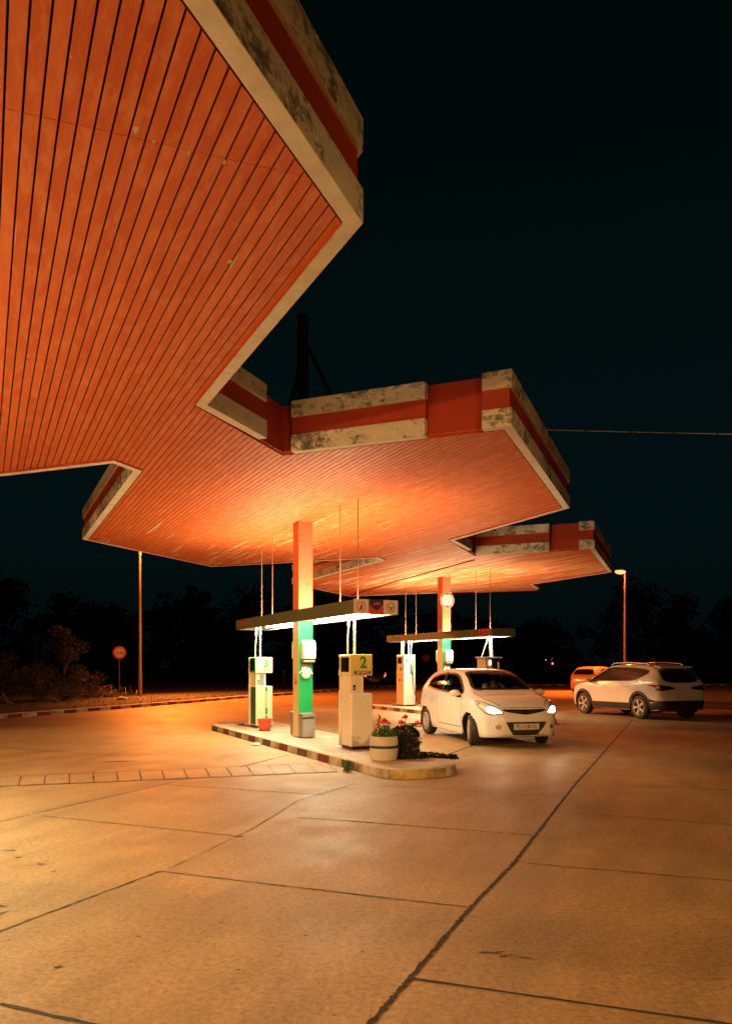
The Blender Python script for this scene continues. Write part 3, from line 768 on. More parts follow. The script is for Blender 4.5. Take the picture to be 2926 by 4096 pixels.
        if style == 'white':
            text('pump_number', '2', .27, face_matrix((.025,yf,1.455),(1,0,0),(0,0,1)), M['textgreen'], head, 1, .007)
            mb = MB(); mb.box(-.145,.165,yf-.001,yf+.002,1.262,1.318); o = mb.build('service_plate', M['textblack'], head)
            text('lettering', 'SELF SERVICE', .05, face_matrix((.01,yf-.0025,1.29),(1,0,0),(0,0,1)), M['textwhite'], o, .85, .001)
        else:
            text('pump_number', '3', .235, face_matrix((.03,yf,1.45),(1,0,0),(0,0,1)), M['textgreen'], head, .95, .006)
            mb = MB(); mb.box(-.12,.15,yf-.0005,yf+.001,1.285,1.295); mb.build('faint_rule', M['yellow'], head)
            mb = MB(); mb.box(.02,.075,yf-.001,yf+.002,.16,.92); o = mb.build('grade_strip', M['green'], root)
            Mt = face_matrix((.0475,yf-.0025,.63),(0,0,-1),(1,0,0))
            text('lettering', 'EUROSUPER', .062, Mt, M['textwhite'], o, 1.12, .001)
            text('lettering', '95', .062, face_matrix((.0475,yf-.0025,.28),(0,0,-1),(1,0,0)), M['textwhite'], o, 1.0, .001)
            mb = MB(); mb.tube([(-hx-.02,hy-.1,.02),(-hx-.10,hy+.12,.03),(-hx-.16,hy+.35,.014),(-hx-.12,hy+.55,.012),(-hx+.05,hy+.6,.012)], .014, 6); mb.build('hose', M['rubber'], root, smooth=True)
        pipes = [(-.11,.10,1),(-.005,.06,0)] if style == 'white' else [(-.09,.12,1),(.0,.06,0)]
    zt = BZ0-.14+.10
    for x, y, kind in pipes:
        if kind == 0:
            mb = MB(); mb.cyl((x,y,top-.01),(x,y,zt),.021,n=10); mb.build('vapour_pipe', M['pipe'], root, smooth=True)
        elif kind == 1:
            mb = MB(); mb.tube([(x-.005,y,top-.01),(x-.008,y,top+.25),(x+.012,y,zt-.25)], .014, 8); h_ = mb.build('hose_riser', M['pipe'], root, smooth=True)
            mb = MB(); mb.tube([(x+.012,y,zt-.28),(x+.012,y,zt-.24),(x+.016,y,zt-.1),(x+.03,y,zt)], [.016,.024,.022,.014], 8); mb.build('swivel', M['white_clean'], h_, smooth=True)
        else:
            mb = MB(); mb.cyl((x+.08,y,top-.01),(x+.03,y,zt),.05,n=10); mb.build('vapour_pipe', M['pipe'], root, smooth=True)
            mb = MB(); mb.cyl((x-.28,y,top-.01),(x+.0,y,zt),.016,n=8); mb.build('hose_riser', M['pipe'], root, smooth=True)
    return root
make_pump(2, -2.62, 'white', 'white fuel pump with yellow head numbered 2 and black self service plate')
make_pump(2, 2.38, 'cream', 'cream and green fuel pump numbered 3 behind the red bucket')
make_pump(3, 2.30, 'tall', 'tall white fuel pump numbered 4 with a black hose, left of the hatchback')
make_pump(3, -2.62, 'open', 'dark grey fuel pump rising behind the roof of the white hatchback')

# ------------------------------------------------------------------ things fixed to the columns
def bins():
    g = 'litter bins fixed to the near column'
    t = thing('litter_bin', 'grey metal litter bin on the front face of the nearer column', 'bin', place(2,-.02,-.27,.14), ROT, g)
    mb = MB(); mb.box(-.135,.125,-.115,.115,.01,.40); mb.build('body', M['tin'], t, bevel=.008)
    mb = MB(); mb.prism([(-.135,0),(-.135,.06),(-.115,.075),(.105,.075),(.125,.06),(.125,0)], -.118, .115, 0, Matrix.Translation((0,0,.402)) @ Matrix.Rotation(rad(90),4,'X')); mb.build('lid', M['tin'], t, bevel=.005)
    mb = MB(); mb.box(-.125,.115,-.1245,-.117,.375,.40, 0, Matrix.Rotation(rad(-3),4,'Y')); mb.build('slot', M['black'], t)
    t2 = copy_tree(t); t2.location = place(2,-.0,.272,.14); t2.rotation_euler = (0,0,ROT+PI); t2['label'] = 'grey metal litter bin seen edge-on behind the nearer column'
bins()
def dispenser_mesh():
    # side profile swept across its width: domed front, flat back
    prof = [(0,0),(0,.36),(-.06,.40),(-.13,.38),(-.17,.32),(-.175,.08),(-.165,.02)]
    mb = MB(); n = len(prof); w = .135
    v = [(-w,y,z) for y,z in prof] + [(w,y,z) for y,z in prof]
    mb.add(v, [list(range(n)),list(range(n,2*n))[::-1]] + [(i,n+i,n+(i+1)%n,(i+1)%n) for i in range(n)])
    return mb
def dispenser(k, label, back=False, gloves=True):
    t = thing('paper_towel_dispenser', label, 'dispenser', place(k,.02,.15 if back else -.15,1.66), ROT+(PI if back else 0), 'towel dispensers on the columns')
    dispenser_mesh().build('cover', M['white_clean'], t, bevel=.022, seg=3)
    mb = MB(); mb.box(-.125,.125,-.15,0,-.05,.0); mb.build('towel_outlet', M['tin'], t, bevel=.02)
    mb = MB(); mb.box(-.08,.08,-.10,0,-.075,-.05); mb.build('cutter', M['black'], t)
    if not gloves: return
    g = thing('disposable_gloves', 'bunch of white disposable gloves hanging on the %s column' % ('nearer' if k == 2 else 'farther'), 'gloves', place(k,-.01,-.15,1.36), ROT)
    mb = MB(); mb.box(-.09,.09,-.035,0,.13,.25); mb.build('carton', M['card'], g, bevel=.004)
    mb = MB()
    for gx, gz, a in ((-.055,.10,-.25),(.05,.09,.3),(0,.06,0),(-.02,.11,.1)):
        Mx = Matrix.Translation((gx,-.04-abs(gx)*.3,gz)) @ Matrix.Rotation(a,4,'Y')
        mb.ellipsoid((0,0,0),(.05,.026,.06),10,7,0,Mx)
        for i,(fx,fl,fa) in enumerate([(-.036,.075,.35),(-.012,.09,.1),(.012,.088,-.1),(.034,.07,-.3)]):
            q = Mx @ Matrix.Translation((fx,-.01,-.045)) @ Matrix.Rotation(fa,4,'Y')
            mb.ellipsoid((0,0,-fl*.5),(.0125,.012,fl*.6),8,6,0,q)
        q = Mx @ Matrix.Translation((.05 if a >= 0 else -.05,0,-.0)) @ Matrix.Rotation(-.9 if a >= 0 else .9,4,'Y')
        mb.ellipsoid((0,0,-.03),(.013,.012,.045),8,6,0,q)
    mb.build('glove_bunch', M['cotton'], g, smooth='all')
dispenser(2, 'white towel dispenser above the gloves on the nearer column')
dispenser(2, 'white towel dispenser seen edge-on at the back of the nearer column', True, False)
dispenser(3, 'white towel dispenser on the farther column behind the hatchback')
dispenser(3, 'white towel dispenser seen edge-on at the back of the farther column', True, False)
t = thing('extinguisher_sticker', 'small red fire extinguisher sticker on the cream side of the nearer column', 'sticker', place(2,-.1515,.0,1.18), ROT)
mb = MB(); mb.box(-.002,.0,-.055,.055,0,.19); mb.build('sheet', M['textred'], t)
mb = MB(); mb.box(-.0035,-.002,-.035,.035,.055,.175); o = mb.build('white_field', M['signwhite'], t)
mb = MB(); mb.box(-.005,-.0035,-.013,.013,.065,.14); mb.box(-.005,-.0035,-.006,.006,.14,.165); mb.build('extinguisher_mark', M['textred'], o)
t = thing('height_limit_sign', 'round red-bordered height limit sign reading 3,8m on the farther column', 'sign', place(3,.02,-.165,3.65), ROT)
mb = MB(); mb.cyl((0,.012,0),(0,0,0),.262,n=36); mb.build('plate', M['signwhite'], t)
mb = MB(); ring_sign(mb, (0,-.003,0), .25, .048, 0, (1,0,0),(0,0,1), 36); mb.build('red_border', M['signred'], t, recalc=False)
for s in (-1,1):
    mb = MB(); mb.add([(-.05,-.004,s*.20),(.05,-.004,s*.20),(0,-.004,s*.135)], [(0,1,2)]); mb.build('arrow', M['textblack'], t, recalc=False)
text('lettering', '3,8m', .15, face_matrix((0,-.004,0),(1,0,0),(0,0,1)), M['textbrown'], t, .95, .001)

t = thing('bucket', 'red plastic bucket standing in front of pump 3', 'bucket', place(2,-.20,1.72,.14), ROT)
mb = MB(); mb.lathe([(.115,0),(.12,.01),(.155,.20),(.168,.225),(.172,.245),(.162,.245),(.15,.21),(.11,.02)], 28, close=True); mb.build('tub', M['bucket'], t, smooth=True)
mb = MB(); mb.tube([(.165*math.cos(a),.165*math.sin(a),.235-.03*math.sin(a)) for a in [PI*i/12 for i in range(13)]], .004, 6); mb.build('handle', M['steel'], t)

# ------------------------------------------------------------------ plants
def leaf_mesh(name, leaves, mat, parent):
    """leaves: (position, normal direction, size, aspect, tone)"""
    v = []; f = []; tone = []
    for p, d, s, asp, tn in leaves:
        d = Vector(d).normalized(); a = d.orthogonal().normalized()
        a = (Matrix.Rotation(rnd.uniform(0,2*PI),3,d) @ a); b_ = d.cross(a)
        k = len(v); p = Vector(p); bend = d*s*.18
        v += [p-a*s*.5*asp, p-b_*s*.32+bend, p+a*s*.5*asp, p+b_*s*.32+bend]
        f.append((k,k+1,k+2,k+3)); tone += [tn]*4
    me = bpy.data.meshes.new(name); me.from_pydata([tuple(q) for q in v], [], f)
    at = me.color_attributes.new('leaf','FLOAT_COLOR','CORNER')
    at.data.foreach_set('color', [c for tn in tone for c in (tn,tn,tn,1)])
    return link(name, me, mat, parent)
def rdir():
    z = rnd.uniform(-1,1); t = rnd.uniform(0,2*PI); r = math.sqrt(1-z*z); return Vector((r*math.cos(t),r*math.sin(t),z))
def planter(u, w, label):
    t = thing('flower_pot', label, 'flower pot', place(2,u,w,.139), ROT, 'concrete flower pots on the island nose')
    mb = MB(); mb.lathe([(.165,0),(.185,.01),(.205,.10),(.213,.20),(.21,.30),(.20,.36),(.175,.36),(.17,.32),(.05,.315)], 32); mb.build('pot', M['planter'], t, smooth=True)
    mb = MB(); mb.lathe([(.2125,.185),(.2165,.187),(.2165,.225),(.2125,.227)], 32, close=False); mb.build('dark_band', M['black'], t, smooth=True)
    mb = MB(); mb.lathe([(.172,.325),(.02,.34)], 20, close=False); mb.build('soil', M['soil'], t)
    return t
planter(-.36,-4.12,'round concrete flower pot with dark band and green geranium, nearest the pump')
planter(.09,-3.98,'round concrete flower pot half hidden under a withered trailing plant')
def flowers(parent, heads):
    for x, y, z, r in heads:
        mb = MB(); mb.tube([(x*.5,y*.5,.02),(x*.8,y*.8,z*.6),(x,y,z)], .004, 5); st = mb.build('flower_stalk', M['stem'], parent)
        mb = MB()
        for i in range(46):
            d = rdir(); d.z = abs(d.z)*.8+.0-.15; d.normalize(); c = Vector((x,y,z))+d*r*rnd.uniform(.7,1.25)
            a = rdir(); b_ = d.cross(a).normalized(); a = b_.cross(d)
            s_ = r*.36; mb.add([c-a*s_,c-b_*s_+d*s_*.3,c+a*s_,c+b_*s_+d*s_*.3], [(0,1,2,3)])
        mb.build('flower_head', M['petal'], parent, recalc=False)
g = thing('geranium', 'bushy green geranium with red flowers in the left flower pot', 'plant', place(2,-.36,-4.12,.139+.335), ROT)
lv = []
for i in range(420):
    d = rdir(); d.z = abs(d.z); r = rnd.uniform(.35,1)**.5
    p = Vector((d.x*.20*r, d.y*.20*r, .01+d.z*.17*r)); lv.append((p, d+rdir()*.7, rnd.uniform(.03,.055), 1, rnd.random()*r))
leaf_mesh('foliage', lv, M['leaf'], g)
flowers(g, [(-.05,-.10,.24,.05),(-.12,-.02,.19,.032),(.10,.03,.20,.028)])
mb = MB(); mb.tube([(-.07,.03,.1),(-.08,.03,.25),(-.05,.03,.31),(-.09,.03,.36)], [.004,.02,.016,.004], 6); mb.build('dry_stalk', M['twig'], g)
g = thing('withered_plant', 'dark withered trailing plant with red flowers spilling from the right flower pot', 'plant', place(2,.09,-3.98,.139+.335), ROT)
lv = []
for i in range(500):
    d = rdir(); d.z = abs(d.z)
    p = Vector((d.x*.22-.03, d.y*.22-.02, d.z*.15)); lv.append((p, d+rdir(), rnd.uniform(.035,.06), 1.2, rnd.random()))
for i in range(900):   # curtain of dead leaves hanging over the front
    a = rnd.gauss(-2.0,.55); z = -rnd.random()**.8*.47; rr = .215+.05*rnd.random()+.06*max(0,-z-.3)
    lv.append((Vector((rr*math.cos(a)-.02, rr*math.sin(a), z+.04)), Vector((math.cos(a),math.sin(a),.2))+rdir()*.8, rnd.uniform(.03,.06), 1.4, rnd.random()**1.5))
for i in range(420):   # runner lying on the island
    s_ = rnd.random(); x = .10+.50*s_; y = -.30+.16*math.sin(s_*5)-.05*s_+rnd.gauss(0,.035)
    lv.append((Vector((x,y,-.325+rnd.random()**2*.07*(1.2-s_*.5))), rdir()+Vector((0,0,.6)), rnd.uniform(.03,.06), 1.3, rnd.random()**1.5))
leaf_mesh('withered_foliage', lv, M['dryleaf'], g)
lv = [(Vector((.13+rnd.gauss(0,.04), rnd.gauss(0,.05), .13+rnd.random()*.05)), rdir()+Vector((0,0,1)), .045, 1, rnd.random()) for i in range(70)]
leaf_mesh('green_foliage', lv, M['leaf'], g)
flowers(g, [(-.11,-.06,.20,.04),(.02,.05,.27,.042),(.19,-.04,.17,.05),(-.02,-.02,.18,.022)])
g = thing('weed', 'small green weed tuft growing at the foot of the island kerb', 'weed', (-.27,11.13,0))
lv = []
for i in range(120):
    h = rnd.random()*.16; lv.append((Vector((rnd.gauss(0,.035),rnd.gauss(0,.03),h)), rdir(), rnd.uniform(.02,.04), 1.8, rnd.random()))
leaf_mesh('tuft', lv, M['leaf'], g)
t = thing('paper_scrap', 'crumpled scrap of white paper lying beside the island kerb', 'litter', (-2.13,14.72,0), .4)
mb = MB(); mb.ellipsoid((0,0,.03),(.085,.06,.03),9,6)
mb.v = [(x+rnd.uniform(-.012,.012), y+rnd.uniform(-.012,.012), max(.002,z+rnd.uniform(-.012,.012))) for x,y,z in mb.v]
mb.build('crumple', M['white_clean'], t)

# ------------------------------------------------------------------ cars
def pchip(keys):
    xs = np.array([k[0] for k in keys], float); ys = np.array([k[1] for k in keys], float)
    h = np.diff(xs); d = np.diff(ys)/h; m = np.zeros(len(xs)); m[0] = d[0]; m[-1] = d[-1]
    for i in range(1, len(xs)-1):
        if d[i-1]*d[i] > 0:
            w1 = 2*h[i]+h[i-1]; w2 = h[i]+2*h[i-1]; m[i] = (w1+w2)/(w1/d[i-1]+w2/d[i])
    def f(x):
        i = int(min(max(np.searchsorted(xs, x)-1, 0), len(xs)-2)); t = (x-xs[i])/h[i]; t = min(max(t,0),1)
        return float((2*t**3-3*t*t+1)*ys[i]+(t**3-2*t*t+t)*h[i]*m[i]+(-2*t**3+3*t*t)*ys[i+1]+(t**3-t*t)*h[i]*m[i+1])
    return f
def catmull(P, sub):
    P = np.array(P, float); out = []; n = len(P)
    for i in range(n-1):
        p0 = P[max(i-1,0)]; p1 = P[i]; p2 = P[i+1]; p3 = P[min(i+2,n-1)]
        for j in range(sub):
            t = j/sub
            out.append(.5*((2*p1)+(-p0+p2)*t+(2*p0-5*p1+4*p2-p3)*t*t+(-p0+3*p1-3*p2+p3)*t**3))
    out.append(P[-1]); return np.array(out)
def smooth_loop(P, sub=6):
    P = [np.array(p,float) for p in P]; n = len(P); out = []
    for i in range(n):
        p0,p1,p2,p3 = P[i-1],P[i],P[(i+1)%n],P[(i+2)%n]
        for j in range(sub):
            t = j/sub; out.append(.5*((2*p1)+(-p0+p2)*t+(2*p0-5*p1+4*p2-p3)*t*t+(-p0+3*p1-3*p2+p3)*t**3))
    return out
class Body:
    def __init__(s, sp):
        s.sp = sp; K = {k: pchip(sp[k]) for k in ('top','belt','bot','wide','rail')}
        x0, x1 = sp['top'][0][0], sp['top'][-1][0]; n = 120
        xs = [x0+(x1-x0)*(.5-.5*math.cos(PI*i/n))*.35+(x1-x0)*(i/n)*.65 for i in range(n+1)]
        V = []; s.ny = None
        for x in xs:
            zt, zb, z0, w, r = K['top'](x), K['belt'](x), K['bot'](x), K['wide'](x), K['rail'](x); h = zt-zb
            q = [(0,z0),(.78*w,z0),(.93*w,z0+.03),(.985*w,z0+.4*(zb-z0)),(1.0*w,z0+.72*(zb-z0)),(.965*w,zb),((.965*w*.5+r*.5)+.018,zb+.46*h),(r,zb+.86*h),(r*.82,zb+.955*h),(r*.42,zb+.992*h),(0,zt)]
            c = catmull(q, 5)
            ring = [(x,y,z) for y,z in c] + [(x,-y,z) for y,z in c[::-1][1:-1]]
            s.ny = len(ring); V += ring
        s.V = V; s.n = n; ny = s.ny
        s.F = [(i*ny+j, (i+1)*ny+j, (i+1)*ny+(j+1)%ny, i*ny+(j+1)%ny) for i in range(n) for j in range(ny)]
        s.F += [tuple(range(ny)), tuple(n*ny+j for j in range(ny))[::-1]]
        bm = bmesh.new(); bv = [bm.verts.new(v) for v in V]
        for f in s.F: bm.faces.new([bv[i] for i in f])
        bmesh.ops.recalc_face_normals(bm, faces=bm.faces); bm.normal_update()
        s.bvh = BVHTree.FromBMesh(bm); s.holes = []
        s.bm = bm
    def basis(s, n):
        n = Vector(n).normalized(); u = Vector((0,0,1)).cross(n)
        if u.length < 1e-3: u = Vector((0,1,0))
        u.normalize(); return u, n.cross(u), n
    def panel(s, name, pts3, n, mat, parent, off=.004, res=.06, sub=5, hole=False, smooth=True, rim=None, rimmat=None, minx=.15):
        u, v, n = s.basis(n)
        P2 = [(Vector(p).dot(u), Vector(p).dot(v)) for p in pts3]
        ol = [tuple(q) for q in (smooth_loop(P2, sub) if smooth else P2)]
        s.lift = lambda a, b_, o=off: s._lift(a, b_, u, v, n, o)
        xs = [p[0] for p in ol]; ys = [p[1] for p in ol]
        def inside(a, b_):
            c = False; j = len(ol)-1
            for i in range(len(ol)):
                if (ol[i][1] > b_) != (ol[j][1] > b_) and a < (ol[j][0]-ol[i][0])*(b_-ol[i][1])/(ol[j][1]-ol[i][1])+ol[i][0]: c = not c
                j = i
            return c
        pts = [Vector(p) for p in ol]; gx = np.arange(min(xs)+res*.5, max(xs), res); gy = np.arange(min(ys)+res*.5, max(ys), res)
        for a in gx:
            for b_ in gy:
                if inside(a, b_) and min((Vector((a,b_))-p).length for p in pts[:len(ol)]) > res*.4: pts.append(Vector((a,b_)))
        nv, ne, nf = delaunay_2d_cdt(pts, [(i,(i+1)%len(ol)) for i in range(len(ol))], [], 1, 1e-5)[:3]
        vv = [s._lift(p.x, p.y, u, v, n, off) for p in nv]
        me = bpy.data.meshes.new(name); me.from_pydata([tuple(p) for p in vv], [], [list(f) for f in nf])
        bm = bmesh.new(); bm.from_mesh(me); bm.normal_update()
        for f in bm.faces:
            if f.normal.dot(n) < 0: f.normal_flip()
        bm.to_mesh(me); bm.free()
        o = link(name, me, mat, parent, smooth='all')
        if rim:
            c = Vector((sum(xs)/len(xs), sum(ys)/len(ys))); q = []
            k = len(ol)
            for i in range(k):
                t = (Vector(ol[(i+1)%k])-Vector(ol[i-1])).normalized(); no = Vector((t.y,-t.x))
                if inside(ol[i][0]+no.x*.004, ol[i][1]+no.y*.004): no = -no
                a = Vector(ol[i])+no*rim*.35; b_ = Vector(ol[i])-no*rim*.65
                q += [s._lift(a.x,a.y,u,v,n,off+.0025), s._lift(b_.x,b_.y,u,v,n,off+.0025)]
            mb = MB(); mb.add(q, [(2*i,2*i+1,2*((i+1)%k)+1,2*((i+1)%k)) for i in range(k)]); mb.build('seal', rimmat, o, recalc=False)
        if hole: s.holes.append((u,v,n,inside))
        return o
    def _lift(s, a, b_, u, v, n, off):
        o = u*a+v*b_+n*4
        h = s.bvh.ray_cast(o, -n)
        if h[0] is None:
            h = s.bvh.find_nearest(u*a+v*b_+n*.8)
        no = h[1]
        if no.dot(n) < 0: no = -no
        return h[0]+no*off
    def finish(s, parent, mat, lining=True):
        sp = s.sp; bm = s.bm; kill = []
        for f in bm.faces:
            c = f.calc_center_median(); k = False
            for ax in sp['axles']:
                if abs(c.y) > .42 and (c.x-ax)**2+(c.z-sp['rw'])**2 < sp['arch']**2: k = True
            for u,v,n,ins in s.holes:
                if f.normal.dot(n) > .25 and c.dot(n) > 0 and ins(c.dot(u), c.dot(v)): k = True
            if k: kill.append(f)
        bmesh.ops.delete(bm, geom=kill, context='FACES')
        me = bpy.data.meshes.new('body'); bm.to_mesh(me)
        o = link('body', me, mat, parent, smooth=True)
        if lining:
            for v in bm.verts: v.co = v.co - v.normal*.022
            me2 = bpy.data.meshes.new('cabin_lining'); bm.to_mesh(me2); link('cabin_lining', me2, M['cabin'], parent, smooth='all')
        bm.free()
        # wheel housings
        for ax in sp['axles']:
            for sd in (-1,1):
                mb = MB(); r = sp['arch']+.012; nn = 22; w0, w1 = .40, sp['track']+.085; v = []
                for i in range(nn+1):
                    t = -PI*.12+PI*1.24*i/nn; v += [(ax+r*math.cos(t), sd*w0, sp['rw']+r*math.sin(t)),(ax+r*math.cos(t), sd*w1, sp['rw']+r*math.sin(t))]
                f = [(2*i,2*i+1,2*i+3,2*i+2) for i in range(nn)]; f.append([2*i for i in range(nn+1)])
                mb.add(v, f); mb.build('wheel_arch', M['black'], parent, recalc=False)
        return o
def wheel(parent, loc, r, kind, sd, steer=0.0):
    """tyre with its rim; outer side towards sd*Y"""
    Rx = Matrix.Rotation(-sd*rad(90),4,'X')      # lathe axis +Z -> sd*Y
    mb = MB(); w = .095
    mb.lathe([(r*.64,-w),(r*.86,-w-.008),(r*.965,-w+.012),(r,-w*.62),(r,w*.62),(r*.965,w-.012),(r*.86,w+.008),(r*.66,w),(r*.63,w-.02)], 36, 0, Rx, close=False)
    ty = mb.build('wheel', M['rubber'], parent, smooth=True)
    ty.location = loc; ty.rotation_euler = (0,0,steer)
    mb = MB()
    if kind == 'cap':
        mb.lathe([(r*.66,w-.012),(r*.62,w+.004),(r*.5,w+.012),(r*.2,w+.022),(.001,w+.026)], 36, 0, Rx, close=False)
        o = mb.build('rim', M['hubcap'], ty, smooth='all')
        mb = MB()
        for i in range(12):
            t = 2*PI*i/12; Mx = Rx @ Matrix.Rotation(t,4,'Z') @ Matrix.Translation((r*.47,0,w+.0155))
            mb.add([(.035*math.cos(a),.016*math.sin(a),-.004*math.cos(a)) for a in [2*PI*j/10 for j in range(10)]], [list(range(10))], 0, Mx)
        mb.build('vent_slot', M['black'], o, recalc=False)
    else:
        mb.lathe([(r*.65,w),(r*.62,w+.006),(r*.60,w-.01),(r*.56,w-.06),(.001,w-.06)], 36, 0, Rx, close=False)
        o = mb.build('rim', [M['black']], ty, smooth='all')
        mb = MB(); mb.lathe([(r*.655,w-.004),(r*.65,w+.008),(r*.61,w+.008),(r*.60,w-.012)], 36, 0, Rx, close=False)
        for i in range(5):
            Mx = Rx @ Matrix.Rotation(2*PI*i/5,4,'Z')
            mb.add([(.02,-.018,w-.03),(.02,.018,w-.03),(r*.62,.052,w),(r*.62,-.034,w),(.02,-.018,w-.005),(.02,.018,w-.005),(r*.62,.052,w+.006),(r*.62,-.034,w+.006)],
                   [(4,5,6,7),(0,1,5,4),(1,2,6,5),(3,0,4,7)], 0, Mx)
        mb.lathe([(.045,w-.02),(.04,w+.004),(.001,w+.008)], 16, 0, Rx, close=False)
        mb.build('spokes', M['alloy'], o, recalc=True)
    return ty
def mirror_mesh(parent, x, y, z, sd, mat, cap):
    mb = MB(); mb.ellipsoid((x,y+sd*.09,z),(.075,.115,.07),14,10)
    mb.v = [(a-(.0 if a > x else .6*(a-x)), b_, c) for a,b_,c in mb.v]
    o = mb.build('door_mirror', mat, parent, smooth='all')
    mb = MB(); mb.box(x-.03,x+.04,min(y-sd*.06,y+sd*.06),max(y-sd*.06,y+sd*.06),z-.085,z-.045); mb.build('mirror_foot', M['black'], o, bevel=.01)
    return o

HATCH = dict(
    top=[(-1.88,.58),(-1.85,.80),(-1.76,1.04),(-1.63,1.25),(-1.46,1.40),(-1.1,1.47),(-.5,1.495),(.1,1.475),(.42,1.41),(.8,1.215),(1.10,1.04),(1.22,1.0),(1.5,.945),(1.78,.855),(1.94,.755),(2.02,.66),(2.06,.56)],
    belt=[(-1.88,.54),(-1.85,.74),(-1.74,.94),(-1.5,1.02),(-1,1.0),(0,.955),(.8,.91),(1.12,.89),(1.5,.85),(1.8,.76),(1.95,.68),(2.06,.52)],
    bot=[(-1.88,.34),(-1.75,.25),(-1.2,.20),(1.2,.18),(1.8,.19),(1.98,.21),(2.06,.27)],
    wide=[(-1.88,.60),(-1.84,.70),(-1.7,.79),(-1.3,.845),(0,.853),(1.3,.85),(1.62,.81),(1.84,.72),(1.98,.60),(2.04,.50),(2.06,.42)],
    rail=[(-1.88,.50),(-1.7,.60),(-1.45,.575),(-1.0,.585),(0,.60),(.45,.59),(.8,.63),(1.12,.69),(1.5,.66),(1.8,.57),(1.98,.47),(2.06,.36)],
    axles=(1.2625,-1.2625), rw=.302, arch=.345, track=.735)
def sym(pts): return pts + [(x,-y,z) for x,y,z in pts[::-1] if abs(y) > 1e-6]
def make_hatch(root, pm, detail, tail_lit=False, head_lit=False):
    B = Body(HATCH)
    gl = M['carglass'] if detail else M['privacy']
    ws = sym([(1.04,0,1.075),(1.02,.36,1.07),(.97,.60,1.06),(.62,.555,1.26),(.36,.50,1.405),(.33,.25,1.43),(.32,0,1.435)])
    B.panel('windscreen', ws, (.52,0,.85), gl, root, hole=detail, rim=.06, rimmat=M['black'], res=.08)
    rw = sym([(-1.74,0,1.06),(-1.73,.40,1.06),(-1.70,.56,1.10),(-1.58,.53,1.28),(-1.52,.42,1.335),(-1.51,0,1.345)])
    B.panel('rear_window', rw, (-.8,0,.6), gl, root, hole=detail, rim=.05, rimmat=M['black'], res=.08)
    for sd in (-1,1):
        if detail:
            so_ = [(.86,sd*.8,.985),(.30,sd*.8,.985),(-.45,sd*.8,1.02),(-1.05,sd*.8,1.065),(-1.23,sd*.8,1.10),(-1.20,sd*.8,1.20),(-1.02,sd*.8,1.31),(-.6,sd*.8,1.375),(-.05,sd*.8,1.385),(.28,sd*.8,1.34),(.60,sd*.8,1.18)]
        else:
            so_ = [(.86,sd*.8,.985),(.30,sd*.8,.985),(-.45,sd*.8,1.02),(-1.05,sd*.8,1.065),(-1.23,sd*.8,1.10),(-1.20,sd*.8,1.20),(-1.02,sd*.8,1.31),(-.6,sd*.8,1.375),(-.05,sd*.8,1.385),(.28,sd*.8,1.34),(.60,sd*.8,1.18)]
        B.panel('side_window', so_, (0,sd,0), gl, root, hole=detail, rim=.035, rimmat=M['black'], res=.09)
        # headlamps and tail lamps
        hl = [(1.97,sd*.42,.625),(1.90,sd*.60,.600),(1.80,sd*.71,.645),(1.62,sd*.79,.78),(1.52,sd*.80,.865),(1.62,sd*.74,.865),(1.78,sd*.62,.80),(1.90,sd*.50,.72)]
        o = B.panel('headlight', hl, (.72,sd*.5,.42), M['lens'], root, off=.006, res=.05, sub=4, rim=.014, rimmat=M['black'])
        if head_lit:
            hl2 = [(1.96,sd*.45,.638),(1.90,sd*.57,.622),(1.84,sd*.65,.655),(1.78,sd*.67,.71),(1.82,sd*.60,.735),(1.88,sd*.53,.712),(1.93,sd*.48,.675)]
            B.panel('beam', hl2, (.72,sd*.5,.42), M['headlamp'], o, off=.012, res=.05, sub=4)
            mb = MB(); c = B._lift(*[Vector((1.62,sd*.77,.82)).dot(q) for q in B.basis((.72,sd*.5,.42))[:2]], *B.basis((.72,sd*.5,.42)), .01)
            mb.ellipsoid(tuple(c),(.03,.02,.025),8,6); mb.build('indicator', M['amber'], o, smooth='all')
        tl = [(-1.72,sd*.74,.93),(-1.80,sd*.66,.80),(-1.82,sd*.62,.70),(-1.70,sd*.76,.74),(-1.58,sd*.79,.88),(-1.52,sd*.77,.99),(-1.62,sd*.72,1.01)]
        B.panel('tail_light', tl, (-.7,sd*.7,.1), M['tail_lit'] if tail_lit else M['redlens'], root, off=.006, res=.06, sub=4)
        fg = [(2.0,sd*(.54+.055*math.cos(t)),.40+.045*math.sin(t)) for t in [2*PI*i/10 for i in range(10)]]
        o = B.panel('fog_light', fg, (.9,sd*.3,0), M['chrome'], root, off=.004, res=.04, sub=2)
        mirror_mesh(root, .80, sd*.845, 1.0, sd, pm, detail)
        if detail:
            B.panel('side_repeater', [(1.02+.03*math.cos(t),sd*.8,.76+.012*math.sin(t)) for t in [2*PI*i/8 for i in range(8)]], (0,sd,0), M['amber'], root, sub=2, res=.05)
            hd = B._lift(*[Vector((-.15,sd*.8,.86)).dot(q) for q in B.basis((0,sd,0))[:2]], *B.basis((0,sd,0)), .012)
            mb = MB(); mb.box(hd.x-.09,hd.x+.09,hd.y-.012,hd.y+.012,hd.z-.016,hd.z+.016); mb.build('door_handle', pm, root, bevel=.008)
